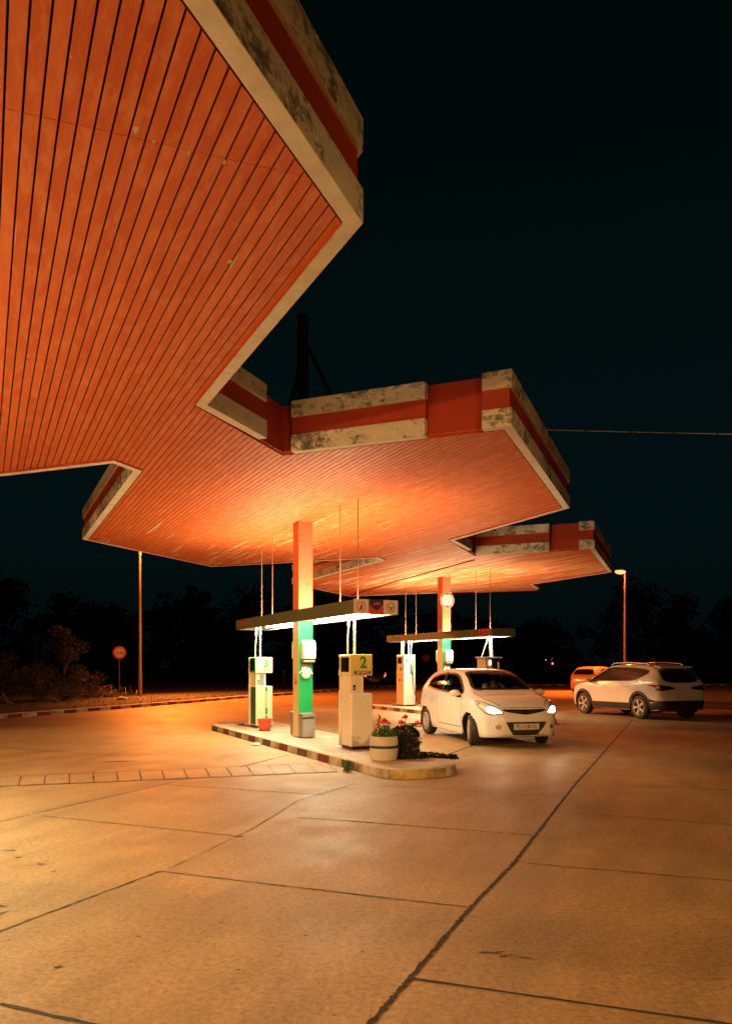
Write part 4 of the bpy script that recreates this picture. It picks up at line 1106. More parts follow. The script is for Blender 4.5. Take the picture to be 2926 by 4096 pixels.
    if detail:
        def gap_line(a, b_, n, w=.007):
            a = Vector(a); b_ = Vector(b_); u, v, nn = B.basis(n); d = (b_-a).normalized(); sd_ = d.cross(nn).normalized()*w
            q = []; k = 14
            for i in range(k+1):
                p = a.lerp(b_, i/k)
                for o_ in (sd_, -sd_): r_ = p+o_; q.append(B._lift(r_.dot(u), r_.dot(v), u, v, nn, .0025))
            mb = MB(); mb.add(q, [(2*i,2*i+1,2*i+3,2*i+2) for i in range(k)]); mb.build('panel_gap', M['black'], root, recalc=False)
        for sd in (-1,1):
            gap_line((-.44,sd*.8,.34),(-.46,sd*.8,1.0),(0,sd,0)); gap_line((.90,sd*.8,.34),(.93,sd*.8,.93),(0,sd,0))
            gap_line((-.44,sd*.8,.33),(.90,sd*.8,.33),(0,sd,0)); gap_line((1.12,sd*.66,1),(1.62,sd*.64,.95),(0,0,1)); gap_line((1.62,sd*.64,.9),(1.90,sd*.46,.8),(.3,0,.9))
        gap_line((1.93,-.42,.75),(1.93,.42,.75),(.8,0,.5),.006)
        for y0 in (-.52,.05):
            mb = MB(); p = [B._lift(Vector((1.06-.13*t_,y0+.5*t_,1.05+.05*t_)).dot(B.basis((.52,0,.85))[0]), Vector((1.06-.13*t_,y0+.5*t_,1.05+.05*t_)).dot(B.basis((.52,0,.85))[1]), *B.basis((.52,0,.85)), .02) for t_ in (0,.25,.5,.75,1)]
            mb.tube(p, .009, 5); mb.build('wiper', M['black'], root)
    n_f = (1,0,.12)
    gr = sym([(2.0,0,.725),(1.98,.25,.728),(1.95,.43,.722),(1.97,.40,.685),(2.0,.18,.645),(2.02,0,.625)])
    B.panel('grille', gr, n_f, M['black'], root, res=.06, sub=3)
    it = sym([(2.0,0,.495),(2.0,.41,.495),(2.0,.39,.45),(2.0,.29,.255),(2.0,0,.24)])
    B.panel('air_intake', it, (1,0,0), M['black'], root, res=.06, sub=1, smooth=False)
    if detail:
        u, v, n = B.basis(n_f); c = B._lift(Vector((2.02,0,.665)).dot(u), Vector((2.02,0,.665)).dot(v), u, v, n, .012)
        mb = MB(); Mx = face_matrix(c, (0,1,0), (-.25,0,1))
        k = 24; ring = []
        for i in range(k):
            t = 2*PI*i/k; ring += [(.075*math.cos(t),.042*math.sin(t),0),(.06*math.cos(t),.030*math.sin(t),0)]
        mb.add(ring, [(2*i,2*((i+1)%k),2*((i+1)%k)+1,2*i+1) for i in range(k)], 0, Mx)
        for q in ([(-.04,-.03),(-.028,-.03),(-.006,.03),(-.018,.03)],[(.006,-.03),(.018,-.03),(.04,.03),(.028,.03)],[(-.02,-.006),(.02,-.002),(.02,.008),(-.02,.004)]):
            mb.add([(x,y,0) for x,y in q], [(0,1,2,3)], 0, Mx)
        mb.build('emblem', M['chrome'], root, recalc=False)
    def plate(x, z, nx, txt):
        mb = MB(); mb.box(min(x,x+nx*.012),max(x,x+nx*.012),-.26,.26,z-.058,z+.058); o = mb.build('number_plate', M['plate'], root, bevel=.004)
        mb = MB(); xx = x+nx*.0135
        for a,b_,c,d in ((-.255,.255,.05,.054),(-.255,.255,-.054,-.05),(-.255,-.251,-.054,.054),(.251,.255,-.054,.054)): mb.box(xx-.0005,xx+.0005,a,b_,z+c,z+d)
        mb.build('plate_border', M['textblack'], o)
        if txt:
            rt = (0,nx,0)
            text('lettering', 'PU', .10, face_matrix((xx+nx*.001,-.165*nx,z),rt,(0,0,1)), M['textblack'], o, .85, .001)
            text('lettering', '180-DJ', .10, face_matrix((xx+nx*.001,.085*nx,z),rt,(0,0,1)), M['textblack'], o, .85, .001)
            mb = MB(); mb.box(xx-.001,xx+.001,-.083,-.055,z-.02,z+.022); mb.build('plate_crest', M['textred'], o)
    fx = B._lift(Vector((2,0,.40)).dot(B.basis((1,0,0))[0]), .40, *B.basis((1,0,0)), .0).x
    plate(fx+.006, .405, 1, detail)
    bx = B._lift(0, .62, *B.basis((-1,0,0)), .0).x
    B.panel('rear_bumper_grille', [(-1.88,-.28,.36),(-1.88,.28,.36),(-1.88,.30,.50),(-1.88,-.30,.50)], (-1,0,0), M['black'], root, smooth=False)
    plate(bx-.018, .43, -1, False)
    B.finish(root, pm, detail)
    mb = MB(); mb.box(-1.5,1.55,-.62,.62,.16,.30); mb.build('underbody', M['black'], root)
    for ax in HATCH['axles']:
        for sd in (-1,1): wheel(root, (ax, sd*.725, .302), .302, 'cap', sd, rad(-17) if (detail and ax > 0) else 0)
    if detail:
        for y in (-.36,.36):
            mb = MB(); mb.box(-.35,.15,y-.24,y+.24,.42,.58); mb.box(-.50,-.36,y-.24,y+.24,.50,1.10, 0, Matrix.Translation((-.4,0,.5)) @ Matrix.Rotation(rad(-14),4,'Y') @ Matrix.Translation((.4,0,-.5)))
            o = mb.build('seat', M['seat'], root, bevel=.05)
            mb = MB(); mb.box(-.66,-.57,y-.13,y+.13,1.13,1.30); mb.build('headrest', M['seat'], o, bevel=.035)
        mb = MB(); mb.box(-1.15,-.7,-.60,.60,.40,.55); mb.box(-1.3,-1.16,-.6,.6,.5,1.0); mb.build('rear_bench', M['seat'], root, bevel=.05)
        mb = MB(); mb.box(.55,1.0,-.66,.66,.62,.94); mb.build('dashboard', M['cabin'], root, bevel=.05)
        mb = MB(); c = Vector((.40,.36,.90)); a = Vector((0,1,0)); b_ = Vector((-.35,0,.94))
        mb.tube([c+(a*math.cos(t)+b_*math.sin(t))*.18 for t in [2*PI*i/24 for i in range(25)]], .014, 6); mb.cyl((.40,.36,.90),(.62,.36,.80),.03,n=8); mb.build('steering_wheel', M['black'], root, smooth=True)
        mb = MB(); mb.box(.36,.39,-.11,.11,1.30,1.36); mb.build('rear_view_mirror', M['black'], root, bevel=.01)
        for sd in (-1,1):
            mb = MB(); mb.tube([(-.30,sd*.765,.98),(-.33,sd*.70,1.2),(-.36,sd*.615,1.40)], .035, 6); mb.build('door_pillar', M['black'], root)
    return B
hdg = math.atan2(-.966,.257)
car = thing('hatchback_car', 'white three-door hatchback with lit headlights driving past the island', 'car', (2.47,16.25,0), hdg, 'cars at the station')
make_hatch(car, M['carwhite'], True, False, True)
def person_driver():
    Mw = Matrix.Translation((2.47,16.25,0)) @ Matrix.Rotation(hdg,4,'Z')
    root = thing('person', 'driver in a yellow-green top sitting behind the wheel of the white hatchback', 'person', tuple(Mw @ Vector((-.12,.36,.58))), hdg)
    pts = {'pelvis':(0,0,.08,.15),'waist':(-.05,0,.24,.14),'chest':(-.10,0,.44,.16),'neck0':(-.10,0,.58,.075),'neck':(-.085,0,.63,.055),
           'shL':(-.09,.17,.53,.07),'elL':(.10,.23,.34,.045),'wrL':(.36,.15,.34,.03),'shR':(-.09,-.17,.53,.07),'elR':(.10,-.23,.34,.045),'wrR':(.36,-.15,.34,.03),
           'hipL':(.06,.09,.06,.10),'knL':(.44,.12,.12,.07),'ftL':(.62,.12,-.22,.045),'hipR':(.06,-.09,.06,.10),'knR':(.44,-.12,.12,.07),'ftR':(.62,-.12,-.22,.045),
           'head0':(-.07,0,.69,.07),'head1':(-.05,0,.77,.09),'head2':(-.055,0,.84,.085),'chin':(.0,0,.70,.045)}
    ed = [('pelvis','waist'),('waist','chest'),('chest','neck0'),('neck0','neck'),('chest','shL'),('shL','elL'),('elL','wrL'),('chest','shR'),('shR','elR'),('elR','wrR'),
          ('pelvis','hipL'),('hipL','knL'),('knL','ftL'),('pelvis','hipR'),('hipR','knR'),('knR','ftR'),('neck','head0'),('head0','head1'),('head1','head2'),('head0','chin')]
    for sd, wn in ((1,'wrL'),(-1,'wrR')):   # palm and five fingers closed on the rim
        w = pts[wn]; pts['pm%d'%sd] = (w[0]+.05,w[1]-.005*sd,w[2]+.03,.028); ed.append((wn,'pm%d'%sd))
        for i in range(4):
            a = 'f%d%d'%(sd,i); b_ = 'g%d%d'%(sd,i)
            pts[a] = (w[0]+.095,w[1]+(-.03+.02*i)*1.0,w[2]+.06,.009); pts[b_] = (w[0]+.085,w[1]+(-.03+.02*i),w[2]+.095,.008); ed += [('pm%d'%sd,a),(a,b_)]
        pts['t%d'%sd] = (w[0]+.05,w[1]-sd*.045,w[2]+.065,.010); ed.append(('pm%d'%sd,'t%d'%sd))
    names = list(pts); me = bpy.data.meshes.new('figure')
    me.from_pydata([pts[n][:3] for n in names], [(names.index(a),names.index(b_)) for a,b_ in ed], [])
    o = bpy.data.objects.new('figure', me); C.objects.link(o); o.parent = root
    sk = o.modifiers.new('skin','SKIN'); sk.use_smooth_shade = True
    lay = me.skin_vertices[0]
    for i, n in enumerate(names):
        lay.data[i].radius = (pts[n][3],)*2; lay.data[i].use_root = (n == 'pelvis')
    sb = o.modifiers.new('sub','SUBSURF'); sb.levels = 1; sb.render_levels = 2
    me.materials.append(M['skin'])
    # clothing and hair
    mb = MB(); mb.tube([(.0,0,.06),(-.05,0,.24),(-.10,0,.44),(-.10,0,.55),(-.095,0,.585)], [.17,.165,.185,.13,.075], 14)
    for sd in (-1,1): mb.tube([(-.09,sd*.12,.53),(-.08,sd*.18,.52),(.10,sd*.232,.34),(.18,sd*.21,.34)], [.08,.085,.062,.055], 10)
    mb.build('shirt', M['shirt'], root, smooth='all')
    mb = MB(); mb.ellipsoid((-.075,0,.825),(.105,.09,.095),14,10); mb.ellipsoid((-.12,0,.74),(.06,.08,.08),10,8); mb.build('hair', M['hair'], root, smooth='all')
    mb = MB()
    for sd in (-1,1): mb.ellipsoid((.032,sd*.032,.775),(.008,.012,.008),8,6)
    mb.build('eyes', M['textblack'], root, smooth='all')
    mb = MB(); mb.ellipsoid((.045,0,.75),(.018,.013,.024),8,6); mb.build('nose', M['skin'], root, smooth='all')
    mb = MB(); mb.ellipsoid((.036,0,.712),(.008,.024,.006),8,6); mb.build('mouth', M['signred'], root, smooth='all')
person_driver()

SUV = dict(
    top=[(-2.12,.70),(-2.10,.92),(-2.03,1.10),(-1.88,1.30),(-1.68,1.48),(-1.5,1.56),(-1,1.60),(-.3,1.61),(.25,1.575),(.6,1.48),(1.0,1.25),(1.28,1.10),(1.6,1.045),(1.95,.97),(2.14,.86),(2.22,.74),(2.25,.64)],
    belt=[(-2.12,.66),(-2.10,.88),(-2.0,1.04),(-1.6,1.13),(-1,1.08),(0,1.03),(.9,1.0),(1.28,.985),(1.95,.87),(2.15,.76),(2.25,.60)],
    bot=[(-2.12,.34),(-2.0,.28),(-1.3,.25),(1.3,.24),(1.9,.25),(2.15,.28),(2.25,.36)],
    wide=[(-2.12,.68),(-2.08,.77),(-1.95,.85),(-1.5,.90),(0,.885),(1.3,.90),(1.75,.87),(2.0,.78),(2.18,.62),(2.25,.46)],
    rail=[(-2.12,.56),(-1.95,.66),(-1.65,.62),(-1.0,.64),(0,.65),(.5,.63),(.9,.67),(1.28,.73),(1.7,.70),(2.05,.58),(2.25,.38)],
    axles=(1.323,-1.323), rw=.348, arch=.40, track=.79)
def make_suv(root):
    B = Body(SUV); pm = M['carwhite']
    ws = sym([(1.20,0,1.14),(1.16,.40,1.14),(1.08,.64,1.12),(.72,.60,1.36),(.46,.55,1.50),(.40,0,1.535)])
    B.panel('windscreen', ws, (.5,0,.86), M['privacy'], root, rim=.05, rimmat=M['black'], res=.09)
    rw = sym([(-2.05,0,1.07),(-2.03,.42,1.08),(-1.98,.60,1.15),(-1.84,.58,1.32),(-1.74,.50,1.41),(-1.72,0,1.43)])
    B.panel('rear_window', rw, (-.85,0,.5), M['privacy'], root, rim=.05, rimmat=M['black'], res=.09)
    for sd in (-1,1):
        w = [(1.02,1.065),(.4,1.075),(-.4,1.095),(-1.05,1.13),(-1.42,1.25),(-1.58,1.36),(-1.42,1.425),(-.8,1.475),(-.1,1.485),(.28,1.45),(.62,1.32)]
        B.panel('side_window', [(x,sd*.85,z) for x,z in w], (0,sd,0), M['privacy'], root, rim=.035, rimmat=M['black'], res=.1)
        # dark sill cladding and wheel-arch lips
        B.panel('sill_cladding', [(.95,sd*.9,.26),(.90,sd*.9,.44),(-.90,sd*.9,.46),(-.95,sd*.9,.27)], (0,sd,0), M['black'], root, off=.012, smooth=False, res=.1)
        B.panel('rear_cladding', [(-1.74,sd*.9,.28),(-1.77,sd*.9,.46),(-2.06,sd*.9,.58),(-2.06,sd*.9,.30)], (-.15,sd,0), M['black'], root, off=.013, smooth=False, res=.08)
        for ax in SUV['axles']:
            q = []; k = 24; u, v, n = B.basis((0,sd,0)); s2 = 1
            for i in range(k+1):
                t = rad(-12)+rad(204)*i/k
                for r in (.392,.468):
                    p = Vector((ax+r*math.cos(t), 0, max(.27,.348+r*math.sin(t)))); q.append(B._lift(p.dot(u), p.dot(v), u, v, n, .014))
            mb = MB(); mb.add(q, [(2*i,2*i+1,2*i+3,2*i+2) for i in range(k)]); mb.build('arch_cladding', M['black'], root, recalc=False)
        tl = [(-1.72,1.0),(-1.90,1.005),(-2.1,1.0),(-2.1,.85),(-1.99,.855),(-1.95,.93),(-1.75,.965)]
        B.panel('tail_light', [(x,sd*.85,z) for x,z in tl], (-.25,sd*.97,0), M['redlens'], root, off=.008, res=.06, sub=3)
        B.panel('tail_light', [(-2.1,sd*.30,.93),(-2.1,sd*.66,.985),(-2.08,sd*.78,.98),(-2.08,sd*.78,.84),(-2.1,sd*.62,.85),(-2.1,sd*.33,.88)], (-1,0,0), M['privacy'], root, off=.008, res=.06, sub=2)
        B.panel('reversing_light', [(-2.0,sd*.85,.955),(-2.1,sd*.85,.955),(-2.1,sd*.85,.90),(-2.0,sd*.85,.905)], (-.6,sd*.8,0), M['lens'], root, off=.014, res=.06, sub=2)
        B.panel('headlight', [(2.12,sd*.45,.80),(1.98,sd*.66,.79),(1.75,sd*.80,.86),(1.62,sd*.82,.92),(1.9,sd*.66,.90)], (.72,sd*.5,.42), M['lens'], root, off=.006, res=.06, sub=4)
        mirror_mesh(root, .92, sd*.90, 1.10, sd, pm, True)
        mb = MB(); mb.tube([(.25,sd*.60,1.57),(.15,sd*.60,1.625),(-.6,sd*.605,1.645),(-1.35,sd*.60,1.60),(-1.45,sd*.60,1.55)], .018, 8); mb.build('roof_rail', M['chrome'], root, smooth=True)
        for hx in (.30,-.72):
            hd = B._lift(*[Vector((hx,sd*.8,.93)).dot(q) for q in B.basis((0,sd,0))[:2]], *B.basis((0,sd,0)), .012)
            mb = MB(); mb.box(hx-.10,hx+.10,hd.y-.012,hd.y+.012,hd.z-.017,hd.z+.017); mb.build('door_handle', M['chrome'] if hx > 5 else pm, root, bevel=.008)
        for dx in (-.42,.78):
            B.panel('door_gap', [(dx,sd*.85,.48),(dx+.008,sd*.85,.48),(dx+.008,sd*.85,1.05),(dx,sd*.85,1.05)], (0,sd,0), M['black'], root, off=.002, smooth=False, res=.2)
    B.panel('rear_bumper', [(-2.1,-.74,.30),(-2.1,.74,.30),(-2.1,.88,.60),(-2.1,-.88,.60)], (-1,0,0), M['black'], root, off=.02, smooth=False, res=.1)
    B.panel('grille', sym([(2.25,0,.82),(2.2,.42,.80),(2.2,.34,.62),(2.25,0,.60)]), (1,0,.1), M['black'], root, sub=2)
    bx = B._lift(0, .74, *B.basis((-1,0,0)), 0).x
    mb = MB(); mb.box(bx-.02,bx-.008,-.26,.26,.70,.81); mb.build('number_plate', M['plate'], root, bevel=.004)
    mb = MB(); mb.box(-1.86,-1.58,-.57,.57,1.50,1.535, 0, Matrix.Translation((-1.72,0,1.5)) @ Matrix.Rotation(rad(-8),4,'Y') @ Matrix.Translation((1.72,0,-1.5))); mb.build('roof_spoiler', pm, root, bevel=.012)
    B.finish(root, pm, False)
    mb = MB(); mb.box(-1.7,1.8,-.66,.66,.22,.36); mb.build('underbody', M['black'], root)
    for ax in SUV['axles']:
        for sd in (-1,1): wheel(root, (ax, sd*.795, .348), .348, 'alloy', sd)
suv = thing('suv_car', 'white SUV with black cladding and bright five-spoke wheels parked on the right', 'car', (8.27,23.56,0), rad(109.6), 'cars at the station')
make_suv(suv)
oc = thing('hatchback_car', 'hatchback with street-lamp orange put into its paint, parked beyond the white SUV', 'car', (13.0,42.6,0), rad(46), 'cars at the station')
make_hatch(oc, M['carorange'], False)
dc = thing('hatchback_car', 'dark car with one glowing tail light, seen between pumps 2 and 4', 'car', (.55,58.5,0), rad(94), 'cars on the far road')
make_hatch(dc, M['cardark'], False, True)
fc = copy_tree(dc); fc.location = (67,152,.35); fc.rotation_euler = (0,0,rad(68)); fc['label'] = 'distant car showing two tiny red tail lights at far right'

# ------------------------------------------------------------------ street lamps and signs
def lamp(loc, h, arm, label, emat):
    t = thing('street_lamp', label, 'street lamp', loc, math.atan2(arm[1],arm[0]), 'sodium street lamps')
    mb = MB(); mb.cyl((0,0,0),(0,0,1.25),.105,.10,n=14); mb.cyl((0,0,1.25),(0,0,h-.9),.085,.055,n=14); mb.build('pole', M['lamppost'], t, smooth=True)
    mb = MB(); mb.cyl((0,0,h-.95),(0,0,h-.8),.075,.07,n=12); mb.build('collar', M['lamppost'], t, smooth=True)
    L = math.hypot(*arm); mb = MB(); mb.tube([(0,0,h-.9),(0,0,h-.25),(L*.35,0,h-.02),(L,0,h+.08)], [.05,.045,.035,.03], 10); mb.build('arm', M['lamppost'], t, smooth=True)
    mb = MB(); mb.ellipsoid((L+.28,0,h+.10),(.36,.14,.075),16,8); hd = mb.build('lamp_head', M['black'], t, smooth='all')
    mb = MB(); mb.ellipsoid((L+.30,0,h+.0),(.36,.19,.13),16,10); mb.build('bulb_cover', emat, hd, smooth='all')
    return t
def point(name, loc, col, watts, r=.12):
    l = bpy.data.lights.new(name, 'POINT'); l.color = col; l.energy = watts; l.shadow_soft_size = r
    o = bpy.data.objects.new(name, l); C.objects.link(o); o.location = loc; return o
def spot(name, loc, target, col, watts, angle, blend=.6, r=.15):
    l = bpy.data.lights.new(name, 'SPOT'); l.color = col; l.energy = watts; l.spot_size = angle; l.spot_blend = blend; l.shadow_soft_size = r
    o = bpy.data.objects.new(name, l); C.objects.link(o); o.location = loc
    d = Vector(target)-Vector(loc); o.rotation_euler = d.to_track_quat('-Z','Y').to_euler(); return o
SOD = (1.0,.22,.03)
lamp((-10.64,35.86,.1), 7.6, (1.0,-.15), 'tall street lamp on the left verge, its head hidden behind the canopy', M['sodium'])
lamp((14.95,44.0,.0), 6.95, (-.03,-.012), 'street lamp with a glowing orange head behind the white SUV', M['sodium'])
def round_sign(name, label, loc, rz, r, z, octo=False):
    t = thing(name, label, 'sign', loc, rz)
    mb = MB(); mb.cyl((0,.03,0),(0,.03,z+.05),.03,n=10); mb.build('post', M['lamppost'], t, smooth=True)
    n = 8 if octo else 36; a0 = PI/8 if octo else 0
    pl = [(r*math.cos(a0+2*PI*i/n), r*math.sin(a0+2*PI*i/n)) for i in range(n)]
    mb = MB(); Mx = face_matrix((0,-.012,z),(1,0,0),(0,0,1)); mb.prism(pl, 0, .01, 0, Mx @ Matrix.Translation((0,0,-.005)))
    p = mb.build('plate', M['signred'] if octo else M['signwhite'], t)
    return t, p
t, p = round_sign('no_overtaking_sign', 'round red-bordered no-overtaking sign on a thin post on the verge', (-13.04,40.3,.1), rad(16), .335, 2.13)
mb = MB(); ring_sign(mb, (0,-.02,2.13), .325, .075, 0, (1,0,0),(0,0,1), 36); mb.build('red_border', M['signred'], t, recalc=False)
def carmark(xc, mat):
    mb = MB(); Mx = face_matrix((xc,-.0205,2.13),(1,0,0),(0,0,1))
    mb.add([(x,y,0) for x,y in [(-.075,-.035),(.075,-.035),(.075,.005),(.045,.01),(.03,.04),(-.03,.04),(-.045,.01),(-.075,.005)]], [list(range(8))], 0, Mx); mb.build('car_mark', mat, t, recalc=False)
carmark(-.095, M['textred']); carmark(.095, M['textblack'])
t, p = round_sign('octagonal_sign', 'dim red octagonal sign in the dark between pump 4 and the column', (5.5,70,.05), rad(4), .375, 2.2, True)
text('lettering', 'STOP', .27, face_matrix((0,-.02,2.2),(1,0,0),(0,0,1)), M['signwhite'], t, .9, .004)
t = thing('marker_post', 'short red and white marker post standing on the far verge behind pump 3', 'post', (-6.12,57,.1))
mb = MB(); mb.box(-.06,.06,-.03,.03,0,.72); mb.build('lower_post', M['kerb_red'], t, bevel=.01)
mb = MB(); mb.box(-.061,.061,-.031,.031,.72,.90); mb.build('dark_band', M['black'], t)
mb = MB(); mb.box(-.06,.06,-.03,.03,.90,1.10); mb.build('red_top', M['signred'], t, bevel=.01)

# ------------------------------------------------------------------ far kerb, verge, hedge line
kl = [(-19.5,-2),(-12.35,17.5),(-10.64,22.15),(-9.12,26.25),(-7.60,30.5),(-5.9,35.6),(-3.9,40.6),(-1.93,45.6),(-.2,50.5),(1.6,54.4),(4.6,56.6),(9,57.6),(20,58.5),(45,60)]
v = []; mbk = MB(); cum = 0; idx = 0; seglen = .58
dense = [Vector(q) for q in catmull(kl, 24)]
acc = [0]
for a, b_ in zip(dense, dense[1:]): acc.append(acc[-1]+(b_-a).length)
def kat(s):
    i = int(min(max(np.searchsorted(acc, s)-1, 0), len(dense)-2)); return dense[i].lerp(dense[i+1], (s-acc[i])/max(1e-6,acc[i+1]-acc[i]))
s_ = 0; i = 0
while s_ < acc[-1]-seglen:
    L = seglen*rnd.uniform(.95,1.05); a, b_ = kat(s_+.008), kat(s_+L-.008); d = (b_-a).normalized(); n = Vector((-d.y,d.x)); mi = i % 2; hh = .13
    q = [(a.x,a.y,0),(b_.x,b_.y,0),(b_.x+n.x*.01,b_.y+n.y*.01,hh-.02),(a.x+n.x*.01,a.y+n.y*.01,hh-.02),(b_.x+n.x*.03,b_.y+n.y*.03,hh),(a.x+n.x*.03,a.y+n.y*.03,hh),(b_.x+n.x*.17,b_.y+n.y*.17,hh),(a.x+n.x*.17,a.y+n.y*.17,hh)]
    mbk.add(q, [(0,1,2,3)], mi); mbk.add(q, [(3,2,4,5),(5,4,6,7)], 2); s_ += L; i += 1
o = mbk.build('verge_kerb', [M['kerb_white'],M['kerb_red'],M['kerb_top']], None, recalc=False)
tag(o, 'long red and white painted kerb along the edge of the verge', 'kerb')
mb = MB(); n = len(dense); vv = []
for i, p in enumerate(dense):
    d = (dense[min(i+1,n-1)]-dense[max(i-1,0)]).normalized(); nn = Vector((-d.y,d.x))
    for w, z in ((.165,.118),(1.2,.13),(4,.14),(9,.10)):
        vv.append((p.x+nn.x*w, p.y+nn.y*w, z))
mb.add(vv, [(4*i+j,4*i+j+1,4*i+4+j+1,4*i+4+j) for i in range(n-1) for j in range(3)])
struct(mb.build('verge', M['verge'], recalc=False))
mb = MB(); mb.add([(-200,40,.06),(-8,33,.06),(-4,54,.06),(1,66,.06),(60,70,.06),(200,75,.06),(200,300,.06),(-200,300,.06)], [tuple(range(8))]); struct(mb.build('field', M['verge'], recalc=False))
# grass
lv = []
v = []; f = []; tone = []
for i in range(9000):
    s_ = rnd.uniform(14,76); p = kat(s_); d = (kat(s_+.1)-p).normalized(); nn = Vector((-d.y,d.x)); w = .22+rnd.random()**1.6*5
    x, y = p.x+nn.x*w, p.y+nn.y*w; h = rnd.uniform(.02,.09)*(1+.3*(w > 2)); a = rnd.uniform(0,PI); bw = .012+.008*rnd.random()
    lx, ly = rnd.gauss(0,.06), rnd.gauss(0,.06); k = len(v)
    v += [(x-bw*math.cos(a),y-bw*math.sin(a),.11),(x+bw*math.cos(a),y+bw*math.sin(a),.11),(x+lx,y+ly,.12+h)]; f.append((k,k+1,k+2)); tone += [rnd.random()]*3
me = bpy.data.meshes.new('grass'); me.from_pydata(v, [], f); at = me.color_attributes.new('leaf','FLOAT_COLOR','CORNER'); at.data.foreach_set('color', [c for tn in tone for c in (tn,tn,tn,1)])
o = stuff(link('grass', me, M['grass'])); tag(o, 'rough short grass along the kerbed verge', 'grass')

# right-hand kerb island, seen as a red strip
t = thing('traffic_island', 'low red-painted kerb edge running out of the picture behind the white SUV', 'kerb', (12.6,27.1,0), rad(-32))
mb = MB(); mb.box(-1.9,6,-.12,.12,0,.13); mb.build('kerb_edge', M['kerb_red'], t, bevel=.02)
mb = MB(); mb.box(-1.85,6,.125,3.5,0,.11); mb.build('island_soil', M['verge'], t)
t = thing('stone', 'pale broken stone lying on the red and white verge kerb', 'stone', (-10.0,31.2,.13))
mb = MB(); mb.ellipsoid((0,0,.06),(.28,.12,.09),9,6); mb.v = [(x+rnd.uniform(-.03,.03),y+rnd.uniform(-.03,.03),max(-.02,z+rnd.uniform(-.02,.02))) for x,y,z in mb.v]; mb.build('rock', M['kerb_top'], t)
for (x, y, label) in [(-12.2,27.9,'dry curled branch lying under the left bushes')]:
    pass

def clump_tree(name, label, loc, h, rx, crown, mats, group, nl, ls, trunk=.16, seed=0, base=.25, cat='tree'):
    """tapered trunk with limbs; crown = leaf clusters spread through an uneven volume"""
    r0 = rnd.getstate(); rnd.seed(seed)
    t = thing(name, label, cat, loc, 0, group)
    mb = MB(); tips = []
    mb.tube([(0,0,-.05),(rnd.gauss(0,.05)*h*.2,rnd.gauss(0,.05)*h*.2,h*base),(rnd.gauss(0,.1),rnd.gauss(0,.1),h*.8)], [trunk,trunk*.75,trunk*.2], 8)
    for i in range(crown):
        a = rnd.uniform(0,2*PI); zz_ = rnd.uniform(base+.05,1.0)**(1.0 if base > .05 else 1.25); rr = rx*math.sqrt(rnd.random())*(1.1-.75*max(0,(zz_-.45)/.55))
        c = Vector((rr*math.cos(a), rr*math.sin(a), h*zz_*.97)); tips.append(c)
        s0 = Vector((0,0,h*max(.1,zz_*.62))); mb.tube([s0, s0.lerp(c,.55)+Vector((0,0,h*.03)), c], [trunk*.33,trunk*.2,trunk*.06], 5)
    mb.build('trunk' if trunk > .08 else 'stems', mats[1], t)
    lv = []
    for c in tips:
        cr = rx*rnd.uniform(.22,.42); tn = rnd.random()*.5
        for j in range(int(nl/crown)):
            d = rdir(); q = c + Vector((d.x*cr, d.y*cr, d.z*cr*.75))*rnd.random()**.45
            if q.z < .03: q.z = .03+rnd.random()*.1
            lv.append((q, d+rdir()*.9, ls*rnd.uniform(.6,1.3), rnd.uniform(.9,1.5), min(1,tn+rnd.random()*.5)))
    leaf_mesh('crown' if cat == 'tree' else 'foliage', lv, mats[0], t)
    rnd.setstate(r0); return t
bm_ = (M['bushleaf'], M['twig'])
clump_tree('bush','low dense bush at the far left edge of the picture',(-14.3,29.3,.12),1.95,1.25,16,bm_,'roadside bushes',2600,.085,.04,3,.08,'bush')
clump_tree('bush','tallest roadside bush with a pointed top, left of the round sign',(-12.75,32.3,.12),3.15,1.15,22,bm_,'roadside bushes',3600,.085,.05,5,.08,'bush')
clump_tree('bush','broad low bush in front of the tallest bush',(-12.75,29.7,.12),1.45,1.1,16,bm_,'roadside bushes',2600,.08,.04,8,.06,'bush')
t = thing('brushwood_pile', 'tangle of dry bare branches on the verge right of the bushes', 'branches', (-12.15,34.3,.11))
mb = MB()
for i in range(95):
    x, y = rnd.gauss(0,.62), rnd.gauss(0,.4); a = rnd.uniform(0,2*PI); l = rnd.uniform(.25,.8); z = abs(rnd.gauss(0,.14)); dz = rnd.uniform(-.1,.55)
    mb.tube([(x,y,z),(x+math.cos(a)*l*.5+rnd.gauss(0,.05),y+math.sin(a)*l*.5,z+dz*.7*l+rnd.gauss(0,.05)+.05),(x+math.cos(a)*l,y+math.sin(a)*l,max(.02,z+dz*l+.03))],[.02,.016,.006],5)
mb.build('branches', M['twig'], t)
lv = [(Vector((rnd.gauss(0,.7),rnd.gauss(0,.45),abs(rnd.gauss(0,.16)))), rdir(), rnd.uniform(.05,.1), 1.6, rnd.random()) for i in range(500)]
leaf_mesh('dead_leaves', lv, M['bushleaf'], t)
for x, y, a, label in [(-12.3,30.0,.4,'bent dry stick leaning on the verge below the tallest bush'),(-12.9,27.5,1.2,'short dry stick on the verge by the kerb at left')]:
    t = thing('dry_stick', label, 'stick', (x,y,.12), a); mb = MB(); mb.tube([(-.3,0,.5),(-.15,0,.3),(-.05,.03,.12),(.25,.05,.03)],[.02,.03,.045,.03],6); mb.build('stick', M['twig'], t)

